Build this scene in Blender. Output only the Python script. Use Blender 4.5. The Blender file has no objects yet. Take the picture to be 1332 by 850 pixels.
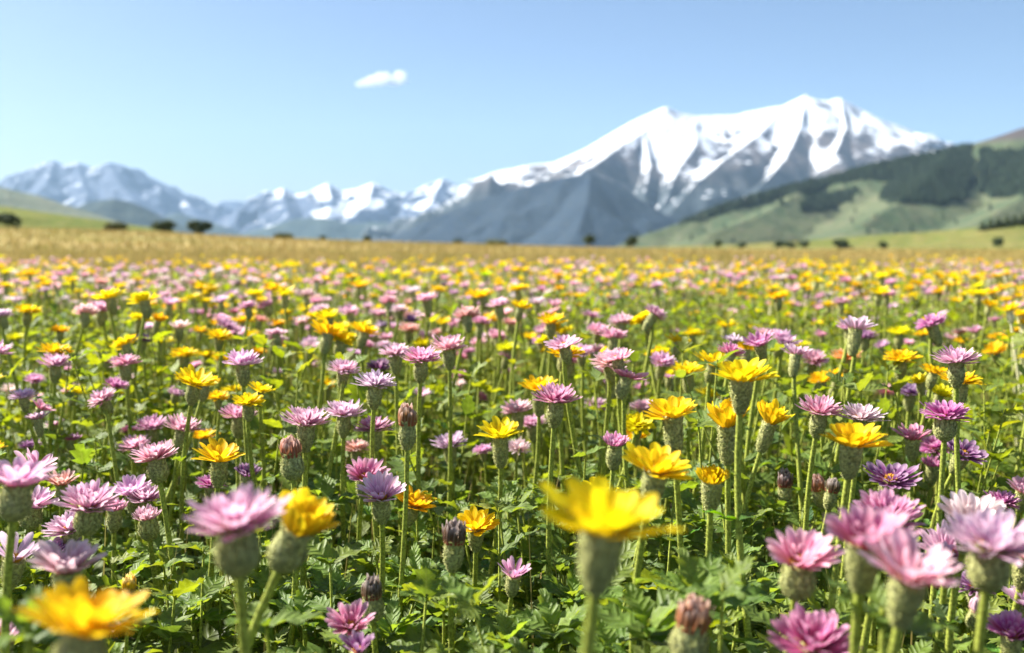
import bpy, math
import numpy as np
from mathutils import Vector, Matrix

S = bpy.context.scene
COL = S.collection
R = math.radians
rng = np.random.default_rng(11)

# ------------------------------------------------------------------ camera
W0, H0 = 1332.0, 850.0
CAMZ, YH, LENS = 0.55, 322.0, 35.0
F = W0 / 36.0 * LENS
PITCH = math.atan((H0 / 2 - YH) / F)
FOCUS = 1.03
cp, sp = math.cos(PITCH), math.sin(PITCH)
FWD, UP = np.array([0, cp, -sp]), np.array([0, sp, cp])
CAM = np.array([0, 0, CAMZ])

def at(px, py, depth):
    """The world point seen at pixel (px, py) of the photograph, depth metres in front of the camera."""
    return CAM + depth * (FWD + np.array([(px - W0 / 2) / F, 0, 0]) + UP * ((H0 / 2 - py) / F))

def at_y(px, py, y):
    d = FWD + np.array([(px - W0 / 2) / F, 0, 0]) + UP * ((H0 / 2 - py) / F)
    return CAM + d * (y / d[1])

def project(P):
    P = np.atleast_2d(P) - CAM
    z = P @ FWD
    return W0 / 2 + F * P[:, 0] / z, H0 / 2 - F * (P @ UP) / z, z

cam_data = bpy.data.cameras.new('camera')
cam = bpy.data.objects.new('camera', cam_data)
COL.objects.link(cam)
cam.location = CAM
cam.rotation_euler = (math.pi / 2 - PITCH, 0, 0)
cam_data.sensor_width = 36
cam_data.lens = LENS
cam_data.clip_start, cam_data.clip_end = 0.02, 80000
cam_data.dof.use_dof = True
cam_data.dof.focus_distance = FOCUS
cam_data.dof.aperture_fstop = 5.2
S.camera = cam

# ------------------------------------------------------------------ light and sky
SUN_AZ, SUN_EL = -66.0, 41.0        # azimuth from the view direction, negative to the left
w = bpy.data.worlds.new('World'); S.world = w; w.use_nodes = True
nt = w.node_tree
sky = nt.nodes.new('ShaderNodeTexSky'); sky.sky_type = 'NISHITA'; sky.sun_disc = False
sky.sun_elevation = R(SUN_EL); sky.sun_rotation = R(SUN_AZ)
sky.altitude = 800; sky.air_density = 0.85; sky.dust_density = 2.8; sky.ozone_density = 4.4
bg = nt.nodes['Background']; bg.inputs[1].default_value = 0.046
nt.links.new(sky.outputs[0], bg.inputs[0])
ld = bpy.data.lights.new('sun', 'SUN'); ld.energy = 5.0; ld.angle = R(0.53); ld.color = (1.0, 0.94, 0.85)
sun = bpy.data.objects.new('sun', ld); COL.objects.link(sun)
sv = Vector((math.sin(R(SUN_AZ)) * math.cos(R(SUN_EL)), math.cos(R(SUN_AZ)) * math.cos(R(SUN_EL)), math.sin(R(SUN_EL))))
sun.rotation_euler = sv.to_track_quat('Z', 'Y').to_euler()
S.view_settings.view_transform = 'Standard'; S.view_settings.look = 'None'
S.view_settings.gamma = 1; S.view_settings.use_curve_mapping = False
S.view_settings.exposure = 1.66
S.render.engine = 'CYCLES'
cy = S.cycles
cy.max_bounces = 7; cy.diffuse_bounces = 3; cy.glossy_bounces = 2; cy.transmission_bounces = 4; cy.volume_bounces = 2
cy.transparent_max_bounces = 4
cy.use_denoising = True
cy.caustics_reflective = cy.caustics_refractive = False

# ------------------------------------------------------------------ mesh helpers
class Geo:
    """Vertices, quads and triangles with a material index per face and two colour attributes per vertex."""
    def __init__(s): s.V, s.Q, s.T, s.MQ, s.MT, s.P, s.C, s.n = [], [], [], [], [], [], [], 0
    def add(s, V, Q=None, T=None, m=0, pc=None, tint=None):
        V = np.asarray(V, float).reshape(-1, 3); k = len(V)
        s.V.append(V)
        if Q is not None and len(Q):
            Q = np.asarray(Q, np.int64).reshape(-1, 4); s.Q.append(Q + s.n); s.MQ.append(np.broadcast_to(np.asarray(m), (len(Q),)))
        if T is not None and len(T):
            T = np.asarray(T, np.int64).reshape(-1, 3); s.T.append(T + s.n); s.MT.append(np.broadcast_to(np.asarray(m), (len(T),)))
        p = np.zeros((k, 4)); 
        if pc is not None: p[:, :3] = pc
        p[:, 3] = 1; s.P.append(p)
        c = np.ones((k, 4))
        if tint is not None: c[:, :3] = np.asarray(tint)[..., :3]
        s.C.append(c); s.n += k
        return s
    def arrays(s):
        e4, e3 = np.zeros((0, 4), np.int64), np.zeros((0, 3), np.int64)
        return (np.concatenate(s.V), np.concatenate(s.Q) if s.Q else e4, np.concatenate(s.T) if s.T else e3,
                np.concatenate(s.MQ) if s.MQ else e4[:, 0], np.concatenate(s.MT) if s.MT else e3[:, 0],
                np.concatenate(s.P), np.concatenate(s.C))
    def merge(s, g, m=None, M=None, loc=None):
        V, Q, T, MQ, MT, P, C = g.arrays()
        if M is not None: V = V @ np.asarray(M).T
        if loc is not None: V = V + np.asarray(loc)
        s.V.append(V); s.Q.append(Q + s.n); s.T.append(T + s.n)
        s.MQ.append(MQ if m is None else np.full(len(Q), m)); s.MT.append(MT if m is None else np.full(len(T), m))
        s.P.append(P); s.C.append(C); s.n += len(V)
        return s
    def scatter(s, g, M, loc, tint=None):
        """Copies of geometry g, one for each 3x3 matrix in M and point in loc."""
        V, Q, T, MQ, MT, P, C = g.arrays()
        N, k = len(loc), len(V)
        if N == 0: return s
        X = np.einsum('nij,vj->nvi', M, V) + loc[:, None, :]
        off = (np.arange(N) * k)[:, None, None]
        s.V.append(X.reshape(-1, 3))
        s.Q.append((Q[None] + off).reshape(-1, 4) + s.n); s.T.append((T[None] + off).reshape(-1, 3) + s.n)
        s.MQ.append(np.tile(MQ, N)); s.MT.append(np.tile(MT, N))
        pp = np.tile(P, (N, 1)); pp[:, 2] = (pp[:, 2] + np.repeat(rng.random(N), k) * (0.0 if tint is None else 1.0)) % 1.0
        s.P.append(pp)
        c = np.tile(C, (N, 1))
        if tint is not None: c[:, :3] *= np.repeat(tint, k, axis=0)
        s.C.append(c); s.n += N * k
        return s
    def mesh(s, name, mats, smooth=True):
        V, Q, T, MQ, MT, P, C = s.arrays()
        me = bpy.data.meshes.new(name)
        me.vertices.add(len(V)); me.vertices.foreach_set('co', V.astype(np.float32).ravel())
        li = np.concatenate([Q.ravel(), T.ravel()]).astype(np.int32)
        me.loops.add(len(li)); me.loops.foreach_set('vertex_index', li)
        nf = len(Q) + len(T); me.polygons.add(nf)
        st = np.concatenate([np.arange(len(Q)) * 4, len(Q) * 4 + np.arange(len(T)) * 3]).astype(np.int32)
        me.polygons.foreach_set('loop_start', st)
        me.polygons.foreach_set('material_index', np.concatenate([MQ, MT]).astype(np.int32))
        me.polygons.foreach_set('use_smooth', np.full(nf, smooth))
        me.attributes.new('pc', 'FLOAT_COLOR', 'POINT').data.foreach_set('color', P.astype(np.float32).ravel())
        me.attributes.new('tint', 'FLOAT_COLOR', 'POINT').data.foreach_set('color', C.astype(np.float32).ravel())
        for m in (mats if isinstance(mats, (list, tuple)) else [mats]): me.materials.append(m)
        me.update(calc_edges=True)
        return me

def link(name, me, parent=None, label=None, cat=None, group=None, kind=None):
    o = bpy.data.objects.new(name, me); COL.objects.link(o)
    if parent is not None: o.parent = parent
    if label: o['label'] = label
    if cat: o['category'] = cat
    if group: o['group'] = group
    if kind: o['kind'] = kind
    return o

def frames(az, pitch, roll, scale):
    """N matrices whose X column points along azimuth az at elevation pitch; Z is the upper side."""
    az, pitch, roll = np.broadcast_arrays(np.asarray(az, float), pitch, roll)
    X = np.stack([np.cos(az) * np.cos(pitch), np.sin(az) * np.cos(pitch), np.sin(pitch)], -1)
    Y = np.stack([-np.sin(az), np.cos(az), 0 * az], -1)
    Z = np.cross(X, Y)
    c, s = np.cos(roll)[:, None], np.sin(roll)[:, None]
    Y2, Z2 = Y * c + Z * s, Z * c - Y * s
    return np.stack([X, Y2, Z2], -1) * np.broadcast_to(np.asarray(scale, float), (len(az),))[:, None, None]

def zrot(ang, scale=1.0):
    c, s = np.cos(ang), np.sin(ang); z = 0 * ang
    return np.stack([np.stack([c, -s, z], -1), np.stack([s, c, z], -1), np.stack([z, z, z + 1], -1)], -2) * np.broadcast_to(np.asarray(scale, float), (len(ang),))[:, None, None]

def lean(tx, tc):
    """Rotation that tips +Z by tx degrees to the picture's right and tc degrees towards the viewer."""
    return np.array((Matrix.Rotation(R(tx), 3, 'Y') @ Matrix.Rotation(R(tc), 3, 'X')))

# --- smooth lattice noise
_perm = np.random.default_rng(5).random((257, 257))
def vnoise(x, y):
    xi, yi = np.floor(x).astype(int), np.floor(y).astype(int)
    fx, fy = x - xi, y - yi
    fx, fy = fx * fx * (3 - 2 * fx), fy * fy * (3 - 2 * fy)
    g = lambda a, b: _perm[a % 256, b % 256]
    return (g(xi, yi) * (1 - fx) + g(xi + 1, yi) * fx) * (1 - fy) + (g(xi, yi + 1) * (1 - fx) + g(xi + 1, yi + 1) * fx) * fy
def fbm(x, y, o=4):
    s, a, t = 0, 1, 0
    for i in range(o):
        s = s + a * vnoise(x * 2 ** i + 17.3 * i, y * 2 ** i + 9.1 * i); t += a; a *= 0.5
    return s / t
def ridged(x, y, o=5):
    s, a, t = 0, 1, 0
    for i in range(o):
        s = s + a * (1 - abs(2 * vnoise(x * 2 ** i + 31.7 * i, y * 2 ** i + 3.3 * i) - 1)); t += a; a *= 0.5
    return s / t
def sstep(a, b, x):
    t = np.clip((x - a) / (b - a), 0, 1); return t * t * (3 - 2 * t)

# ------------------------------------------------------------------ materials
class N:
    """A small node-graph writer."""
    def __init__(s, name):
        s.m = bpy.data.materials.new(name); s.m.use_nodes = True; s.t = s.m.node_tree; s.t.nodes.clear()
        s.out = s.t.nodes.new('ShaderNodeOutputMaterial')
    def put(s, sock, v):
        if isinstance(v, bpy.types.NodeSocket): s.t.links.new(v, sock)
        elif v is not None:
            if isinstance(v, (tuple, list)) and len(v) == 3 and sock.type == 'RGBA': v = (*v, 1)
            sock.default_value = v
    def node(s, typ, ins=None, **props):
        n = s.t.nodes.new('ShaderNode' + typ)
        for k, v in props.items(): setattr(n, k, v)
        for k, v in (ins or {}).items(): s.put(n.inputs[k], v)
        return n
    def math(s, op, a, b=None, c=None):
        n = s.node('Math', operation=op); s.put(n.inputs[0], a); s.put(n.inputs[1], b); s.put(n.inputs[2], c); return n.outputs[0]
    def mix(s, f, a, b, mode='MIX'):
        n = s.node('Mix', data_type='RGBA', blend_type=mode); s.put(n.inputs[0], f); s.put(n.inputs[6], a); s.put(n.inputs[7], b); return n.outputs[2]
    def map(s, v, a, b, c=0.0, d=1.0, smooth=True):
        n = s.node('MapRange', {0: v, 1: a, 2: b, 3: c, 4: d}, interpolation_type='SMOOTHSTEP' if smooth else 'LINEAR'); return n.outputs[0]
    def noise(s, scale, detail=4, vec=None, rough=0.55):
        n = s.node('TexNoise', {'Scale': scale, 'Detail': detail, 'Roughness': rough})
        if vec is not None: s.t.links.new(vec, n.inputs['Vector'])
        return n.outputs[0]
    def pos(s): return s.node('NewGeometry').outputs['Position']
    def sep(s, v):
        n = s.node('SeparateXYZ'); s.t.links.new(v, n.inputs[0]); return n.outputs
    def attr(s, name): return s.node('Attribute', attribute_name=name).outputs['Color']
    def pc(s):
        n = s.node('SeparateColor'); s.t.links.new(s.attr('pc'), n.inputs[0]); return n.outputs
    def obj(s): return s.node('ObjectInfo').outputs
    def bump(s, h, strength, dist): return s.node('Bump', {'Height': h, 'Strength': strength, 'Distance': dist}).outputs[0]
    def pbr(s, col, rough=0.6, spec=0.3, normal=None):
        n = s.node('BsdfPrincipled', {'Base Color': col, 'Roughness': rough, 'Specular IOR Level': spec})
        if normal is not None: s.t.links.new(normal, n.inputs['Normal'])
        return n.outputs[0]
    def trans(s, col, shader, f):
        t = s.node('BsdfTranslucent', {'Color': col})
        n = s.node('MixShader', {0: f}); s.t.links.new(shader, n.inputs[1]); s.t.links.new(t.outputs[0], n.inputs[2]); return n.outputs[0]
    def done(s, sh):
        s.t.links.new(sh, s.out.inputs[0]); return s.m

def petal_mat(name, pink, stuff=False):
    n = N(name); pc = n.pc()
    t, sx, rnd = pc[0], pc[1], pc[2]
    base = n.attr('tint') if stuff else n.obj()['Color']
    edge = n.math('ABSOLUTE', n.math('SUBTRACT', sx, 0.5))
    # fine streaks along the petal
    cv = n.node('CombineXYZ'); n.put(cv.inputs[0], n.math('MULTIPLY', sx, 9.0)); n.put(cv.inputs[1], n.math('MULTIPLY', t, 1.1)); n.put(cv.inputs[2], n.math('MULTIPLY', rnd, 40.0))
    st = n.noise(1.0, 2, cv.outputs[0])
    hsv = n.node('HueSaturation', {'Hue': n.map(rnd, 0, 1, 0.488, 0.512, False), 'Saturation': 1.0, 'Value': n.map(st, 0.3, 0.7, 0.72, 1.18), 'Color': base})
    c = hsv.outputs[0]
    if pink:
        lite = n.node('Gamma', {'Color': c, 'Gamma': 0.55}).outputs[0]
        c = n.mix(n.map(edge, 0.20, 0.5, 0.0, 0.75), c, lite)
        c = n.mix(n.map(t, 0.0, 0.40, 0.7, 0.0), c, (0.50, 0.12, 0.07))
        c = n.mix(n.map(t, 0.55, 1.0, 0.0, 0.6), c, n.mix(0.45, lite, (0.9, 0.82, 0.84)))
        c = n.mix(n.map(rnd, 0.88, 0.94, 0.0, 0.4), c, lite)
    else:
        c = n.mix(n.map(t, 0.0, 0.30, 0.5, 0.0), c, (0.66, 0.30, 0.004))
        c = n.mix(n.map(edge, 0.05, 0.12, 0.14, 0.0), c, (0.55, 0.28, 0.0))
    sh = n.pbr(c, 0.5, 0.2, n.bump(st, 0.25, 0.0006))
    return n.done(n.trans(c, sh, 0.45))

def leaf_mat(name, stuff):
    n = N(name); pc = n.pc(); t, sx, rnd = pc[0], pc[1], pc[2]
    base = n.attr('tint') if stuff else n.obj()['Color']
    a = n.math('ABSOLUTE', n.math('SUBTRACT', n.math('MULTIPLY', sx, 2.0), 1.0))
    ph = n.math('SUBTRACT', n.math('MULTIPLY', t, 6.0), n.math('MULTIPLY', a, 1.3))
    v = n.math('ABSOLUTE', n.math('SUBTRACT', n.math('FRACT', ph), 0.5))
    vein = n.math('MAXIMUM', n.map(v, 0.0, 0.09, 1.0, 0.0), n.map(a, 0.03, 0.09, 1.0, 0.0))
    no = n.noise(90, 3, n.pos())
    c = n.node('HueSaturation', {'Hue': n.map(rnd, 0, 1, 0.48, 0.515, False), 'Saturation': 1.0, 'Value': n.map(no, 0.3, 0.7, 0.75, 1.25), 'Color': base}).outputs[0]
    c = n.mix(n.math('MULTIPLY', vein, 0.3), c, (0.20, 0.26, 0.07))
    hgt = n.math('SUBTRACT', n.map(v, 0.0, 0.4, 0.0, 1.0), n.math('MULTIPLY', no, 0.3))
    sh = n.pbr(c, 0.52, 0.32, n.bump(hgt, 0.6, 0.0012))
    tc = n.node('HueSaturation', {'Hue': 0.475, 'Saturation': 1.15, 'Value': 1.9, 'Color': c}).outputs[0]
    return n.done(n.trans(tc, sh, 0.42))

def fuzz_mat(name, a, b):
    """Green tissue (pc blue = 0) with pale granules and hairs (pc blue = 1)."""
    n = N(name); k = n.pc()[2]
    no = n.noise(420, 3, n.pos())
    body = n.mix(n.map(no, 0.35, 0.65), tuple(0.6 * x for x in a), tuple(1.25 * x for x in a))
    c = n.mix(k, body, n.mix(n.noise(700, 1, n.pos()), b, tuple(0.7 * x for x in b)))
    return n.done(n.trans(c, n.pbr(c, 0.6, 0.2, n.bump(no, 0.5, 0.0006)), 0.22))

def plain_mat(name, c1, c2, scale, rough=0.85, tr=0.0, spec=0.2):
    n = N(name); no = n.noise(scale, 5, n.pos())
    c = n.mix(n.map(no, 0.35, 0.65), c1, c2); sh = n.pbr(c, rough, spec)
    return n.done(n.trans(c, sh, tr) if tr else sh)

MYEL, MPINK = petal_mat('yellow_petal', False), petal_mat('pink_petal', True)
MYEL_S, MPINK_S = petal_mat('yellow_petal_mass', False, True), petal_mat('pink_petal_mass', True, True)
MLEAF, MLEAF_S = leaf_mat('leaf', False), leaf_mat('leaf_mass', True)
MCAL = fuzz_mat('calyx', (0.45, 0.46, 0.18), (0.94, 0.90, 0.64))
MSTEM = fuzz_mat('stem', (0.36, 0.41, 0.07), (0.90, 0.86, 0.52))
MDISC = plain_mat('flower_centre', (0.72, 0.30, 0.03), (0.80, 0.50, 0.06), 900, 0.7, 0.2)
MDRY = plain_mat('dry_bract', (0.10, 0.055, 0.03), (0.24, 0.15, 0.07), 600, 0.8, 0.15)
def tint_mat(name, tr=0.25, rough=0.7):
    n = N(name); c = n.attr('tint'); return n.done(n.trans(c, n.pbr(c, rough, 0.15), tr))
MTINT = tint_mat('tinted_plant')
# ------------------------------------------------------------------ flower geometry (a head sits on its origin, +Z up)
def petal(g, phi, L, Wd, r0, z0, a0, a1, rows=7, cols=3, cup=0.25, twist=0.0, m=0, rnd=0.5, notch=0.05, curl=0.0, side=0.0):
    t = np.linspace(0, 1, rows + 1)
    if rows > 5: t = np.concatenate([np.linspace(0, .78, rows - 2), [.88, .95, 1.0]])
    s = np.linspace(-1, 1, cols + 1)
    a = a0 + (a1 - a0) * t + curl * t ** 4
    dl = L * np.diff(t)
    rho = r0 + np.concatenate([[0], np.cumsum(np.cos((a[1:] + a[:-1]) / 2) * dl)])
    z = z0 + np.concatenate([[0], np.cumsum(np.sin((a[1:] + a[:-1]) / 2) * dl)])
    wd = Wd / 2 * (0.38 + 0.62 * np.sin(np.minimum(t / 0.62, 1) * math.pi / 2))
    tip = np.where(t > 0.74, np.sqrt(np.maximum(1 - ((t - 0.74) / 0.275) ** 2, 0.0)), 1.0)
    wd = wd * np.maximum(tip, 0.34)
    y = s[None, :] * wd[:, None]
    lift = cup * np.abs(wd[:, None]) * s[None, :] ** 2
    tw = twist * t[:, None]
    lift, y = lift + y * np.sin(tw), y * np.cos(tw)
    ext = (L * notch * .6 * (1 - s[None, :] ** 2)) * (t[:, None] > 0.97)
    rr = rho[:, None] - np.sin(a)[:, None] * lift + np.cos(a)[:, None] * ext
    zz = z[:, None] + np.cos(a)[:, None] * lift + np.sin(a)[:, None] * ext
    y = y + side * L * (t[:, None] ** 2)
    c, sn = math.cos(phi), math.sin(phi)
    V = np.stack([rr * c - y * sn, rr * sn + y * c, zz], -1).reshape(-1, 3)
    pc = np.stack(np.broadcast_arrays(t[:, None], s[None, :] * 0.5 + 0.5, rnd), -1).reshape(-1, 3)
    i, j = np.meshgrid(np.arange(rows), np.arange(cols), indexing='ij'); k = (i * (cols + 1) + j).ravel()
    g.add(V, np.stack([k, k + 1, k + cols + 2, k + cols + 1], -1), m=m, pc=pc)

def ring(g, r, n, L, Wd, r0, z0, a0, a1, jit=0.25, jl=0.1, ja=7, skip=0.0, side=None, **kw):
    o = r.random() * 6.28
    for i in range(n):
        if r.random() < skip: continue
        d = R(r.normal(0, ja))
        petal(g, o + (i + r.uniform(-jit, jit)) * 6.2832 / n, L * (1 + r.normal(0, jl)), Wd * r.uniform(0.85, 1.12), r0, z0 + r.uniform(-.0004, .0004),
              R(a0) + d, R(a1) + d + R(r.normal(0, ja)), twist=r.normal(0, 0.2), rnd=r.random(), curl=R(r.normal(4, 14)), side=r.normal(0, 0.06), **kw)

HEADS = {   # (petals, length, width, base radius, base z, start and end elevation)
    'bowl':  [(16, .0252, .0094, .0040, .000, 18, 26), (13, .0236, .0090, .0036, .0010, 36, 42), (7, .0160, .0074, .0026, .0018, 54, 58)],
    'cup':   [(15, .0250, .0098, .0042, .000, 38, 58), (13, .0240, .0094, .0036, .0012, 52, 64), (10, .0195, .0080, .0026, .0020, 66, 70)],
    'flat':  [(18, .0240, .0092, .0042, .000, 8, 14), (16, .0225, .0088, .0038, .0012, 22, 26), (12, .0175, .0072, .0030, .002, 40, 42), (8, .0125, .0058, .0018, .0024, 60, 60)],
    'fan':   [(26, .0225, .0054, .0046, .000, 8, 26), (24, .0218, .0052, .0042, .0010, 26, 40), (20, .0195, .0047, .0034, .0018, 44, 56), (12, .0150, .0038, .0020, .0024, 64, 72)],
    'open':  [(17, .0240, .0074, .0042, .000, 34, 30), (14, .0220, .0068, .0038, .0012, 48, 46), (7, .0120, .0044, .0026, .002, 58, 62)],
    'plate': [(19, .0235, .0080, .0042, .000, 16, 28), (14, .0150, .0054, .0036, .0012, 28, 38), (8, .0100, .0038, .0028, .002, 45, 52)],
    'shag':  [(24, .0210, .0052, .0046, .000, 2, 18), (24, .0215, .0050, .0042, .0010, 20, 30), (20, .0190, .0046, .0034, .0016, 40, 46), (13, .0150, .0040, .0022, .0022, 60, 64)],
    'tuft':  [(22, .0115, .0040, .0078, .000, 38, 62), (20, .0120, .0038, .0058, .001, 56, 68), (14, .0118, .0036, .0032, .0015, 74, 78)],
    'bud':   [(18, .0165, .0052, .0090, -.002, 74, 112), (16, .0175, .0048, .0068, .000, 80, 106), (10, .0175, .0042, .0036, .001, 84, 98)],
    'half':  [(9, .0245, .0075, .0040, .000, 46, 38), (6, .0200, .0060, .0030, .0012, 60, 56)],
}
def head_geo(kind, r, lod=0):
    g = Geo()
    for q, (n, L, Wd, r0, z0, a0, a1) in enumerate(HEADS[kind]):
        if lod == 0:
            ring(g, r, n, L, Wd, r0, z0, a0, a1, rows=9, cols=4, ja=4.5 if kind != 'bud' else 4, skip=0.05 if kind != 'half' else 0.12)
        elif lod == 1:
            if q < 3: ring(g, r, max(6, int(n * .8)), L, Wd * 1.15, r0, z0, a0, a1, rows=4, cols=2)
        else:
            if q < 3: ring(g, r, max(5, int(n * .45)), L * 1.08, Wd * 1.8, r0, z0, a0 + 6, a1 + 10, rows=2, cols=1, cup=0)
    return g

def lathe(g, prof, sides, m=0, kind=0.0, cap=False):
    prof = np.asarray(prof); th = np.arange(sides) * 2 * math.pi / sides
    V = np.stack([prof[:, :1] * np.cos(th), prof[:, :1] * np.sin(th), np.broadcast_to(prof[:, 1:], (len(prof), sides))], -1).reshape(-1, 3)
    i, j = np.meshgrid(np.arange(len(prof) - 1), np.arange(sides), indexing='ij')
    a, b = (i * sides + j).ravel(), (i * sides + (j + 1) % sides).ravel()
    T = None
    if cap:
        k = len(V); V = np.vstack([V, [[0, 0, prof[-1, 1]]]]); top = (len(prof) - 1) * sides
        T = [(top + q, top + (q + 1) % sides, k) for q in range(sides)]
    g.add(V, np.stack([a, b, b + sides, a + sides], -1), T, m=m, pc=(0, 0, kind))

OCT_V = np.array([[1, 0, 0], [-1, 0, 0], [0, 1, 0], [0, -1, 0], [0, 0, 1], [0, 0, -1]], float)
OCT_T = [(0, 2, 4), (2, 1, 4), (1, 3, 4), (3, 0, 4), (2, 0, 5), (1, 2, 5), (3, 1, 5), (0, 3, 5)]
granule = Geo().add(OCT_V, T=OCT_T, pc=(0, 0, 1))
hair = Geo().add([[0, .12, 0], [0, -.12, 0], [1, 0, .0], [0, 0, .12]], T=[(0, 1, 2), (1, 3, 2), (3, 0, 2)], pc=(0, 0, 1))

CALYX = {   # radius, z from the bottom of the calyx to the petals
    'urn':  [(.0030, -.028), (.0044, -.0257), (.0070, -.0205), (.0083, -.015), (.0081, -.0095), (.0070, -.005), (.0080, -.0015), (.0096, .0008), (.004, .0016)],
    'cone': [(.0032, -.027), (.0044, -.0245), (.0064, -.019), (.0078, -.0125), (.0082, -.007), (.0084, -.0025), (.0094, .0008), (.004, .0016)],
    'ball': [(.0034, -.0245), (.0068, -.0222), (.0100, -.0175), (.0108, -.0125), (.0098, -.0075), (.0078, -.0038), (.0084, -.001), (.0098, .0010), (.004, .0018)],
    'tube': [(.0034, -.036), (.0052, -.033), (.0074, -.026), (.0082, -.017), (.0080, -.009), (.0084, -.003), (.0098, .0008), (.004, .0016)],
}
def prof_at(prof, z):
    p = np.asarray(prof)[:-1]; return np.interp(z, p[:, 1], p[:, 0])
def calyx_geo(kind, r, lod=0, m=0):
    g = Geo(); prof = CALYX[kind]; zb = prof[0][1]
    lathe(g, prof, 16 if lod == 0 else 8 if lod == 1 else 5, m=m)
    if lod == 0:
        for k in range(6):                                          # overlapping bracts
            z = zb * (0.86 - 0.155 * k); nb = 13; o = r.random() * 6
            for i in range(nb):
                rr = prof_at(prof, z) - .0003
                petal(g, o + i * 6.2832 / nb, .0062 * r.uniform(.85, 1.15), .0046, rr, z, R(70 + r.normal(0, 8)), R(100 + r.normal(0, 9)) if k < 5 else R(60 + r.normal(0, 10)),
                      rows=3, cols=2, cup=.1, m=m, rnd=float(0.12 * r.random()), notch=.15)
        nG, nH = 330, 460
    else: nG, nH = (40, 30) if lod == 1 else (0, 0)
    for cnt, tpl in ((nG, granule), (nH, hair)):
        if not cnt: continue
        z = zb + (0 - zb) * r.beta(1.1, 1.25, cnt) * 0.97; th = r.random(cnt) * 6.2832; rr = prof_at(prof, z)
        loc = np.stack([rr * np.cos(th), rr * np.sin(th), z], -1)
        if tpl is granule: M = frames(th, 0, 0, r.uniform(.0005, .00115, cnt) * (1 if lod == 0 else 1.6))
        else: M = frames(th, r.uniform(.1, 1.1, cnt), r.random(cnt) * 6, r.uniform(.0014, .0034, cnt))
        sub = Geo().scatter(tpl, M, loc); g.merge(sub, m=m)
    return g

def disc_geo(r, n=46, rad=.0056, m=0):
    g = Geo(); th = np.arange(n) * 2.39996; rr = rad * np.sqrt((np.arange(n) + .5) / n)
    for k in range(n):
        h = .0035 + .0022 * (1 - (rr[k] / rad) ** 2) + r.uniform(-.0005, .0008); q = .00062
        sub = Geo(); lathe(sub, [(q * .8, 0), (q, h * .7), (q * 1.25, h * .9), (q * .5, h)], 5, cap=True)
        g.merge(sub, m=m, M=lean(r.normal(0, 6) + 12 * math.cos(th[k]) * rr[k] / rad, r.normal(0, 6)), loc=(rr[k] * math.cos(th[k]), rr[k] * math.sin(th[k]), .001))
    return g

def tube_geo(P, rad, sides=8, m=0, hairs=0, r=None, kind=0.0):
    """A tube along points P with radii rad."""
    P = np.asarray(P, float); T = np.gradient(P, axis=0); T /= np.linalg.norm(T, axis=1, keepdims=True)
    ref = np.array([0.31, 0.95, 0.05]); A = np.cross(T, ref); A /= np.linalg.norm(A, axis=1, keepdims=True); B = np.cross(T, A)
    th = np.arange(sides) * 2 * math.pi / sides; rad = np.broadcast_to(np.asarray(rad, float), (len(P),))
    V = P[:, None] + rad[:, None, None] * (A[:, None] * np.cos(th)[None, :, None] + B[:, None] * np.sin(th)[None, :, None])
    i, j = np.meshgrid(np.arange(len(P) - 1), np.arange(sides), indexing='ij')
    a, b = (i * sides + j).ravel(), (i * sides + (j + 1) % sides).ravel()
    g = Geo().add(V.reshape(-1, 3), np.stack([a, b, b + sides, a + sides], -1), m=m, pc=(0, 0, kind))
    if hairs:
        u = r.beta(1.5, 1.0, hairs) * (len(P) - 1.001); i = u.astype(int); f = (u - i)[:, None]
        c = P[i] * (1 - f) + P[i + 1] * f; t2 = r.random(hairs) * 6.2832
        d = A[i] * np.cos(t2)[:, None] + B[i] * np.sin(t2)[:, None]
        loc = c + d * rad[i][:, None] * .96
        az, pt = np.arctan2(d[:, 1], d[:, 0]), np.arcsin(np.clip(d[:, 2], -1, 1))
        g.merge(Geo().scatter(hair, frames(az, pt + r.uniform(-.3, .9, hairs), r.random(hairs) * 6, r.uniform(.0012, .0032, hairs)), loc), m=m)
        k = hairs // 2
        g.merge(Geo().scatter(granule, frames(az[:k], 0, 0, r.uniform(.0003, .0006, k)), loc[:k]), m=m)
    return g

def leaf_geo(L, Wd, teeth, lobe, r, droop=.25, fold=.3, cols=2, m=0, shape=0.8):
    """A toothed leaf along +X, upper side +Z."""
    rows = teeth * 2
    t = np.linspace(0, 1, rows + 1)
    wd = Wd / 2 * np.maximum(np.sin(math.pi * np.clip(t * .96 + .02, 0, 1) ** shape), .0) ** .9
    odd = np.arange(rows + 1) % 2 == 1
    wd = np.where(odd, wd * (1 + lobe * r.uniform(.7, 1.2, rows + 1)), wd * (1 - lobe * r.uniform(.7, 1.2, rows + 1)))
    wd[0] = max(wd[0], .0009); wd[-1] = .0004
    s = np.linspace(-1, 1, 2 * cols + 1)
    y = s[None] * wd[:, None]
    x = L * t[:, None] + np.where(odd, 1, -.4)[:, None] * np.abs(s)[None] ** 2 * L * .55 / rows
    z = -droop * L * t[:, None] ** 2 + fold * np.abs(y) + r.normal(0, .0007, y.shape) * (np.abs(s) > .2) + .0022 * np.sin(x * 260 + r.random() * 6) * np.abs(s)[None]
    V = np.stack([x, y, z], -1).reshape(-1, 3)
    pc = np.stack(np.broadcast_arrays(t[:, None], s[None] * .5 + .5, r.random()), -1).reshape(-1, 3)
    nc = 2 * cols
    i, j = np.meshgrid(np.arange(rows), np.arange(nc), indexing='ij'); k = (i * (nc + 1) + j).ravel()
    return Geo().add(V, np.stack([k, k + 1, k + nc + 2, k + nc + 1], -1), m=m, pc=pc)

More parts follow.
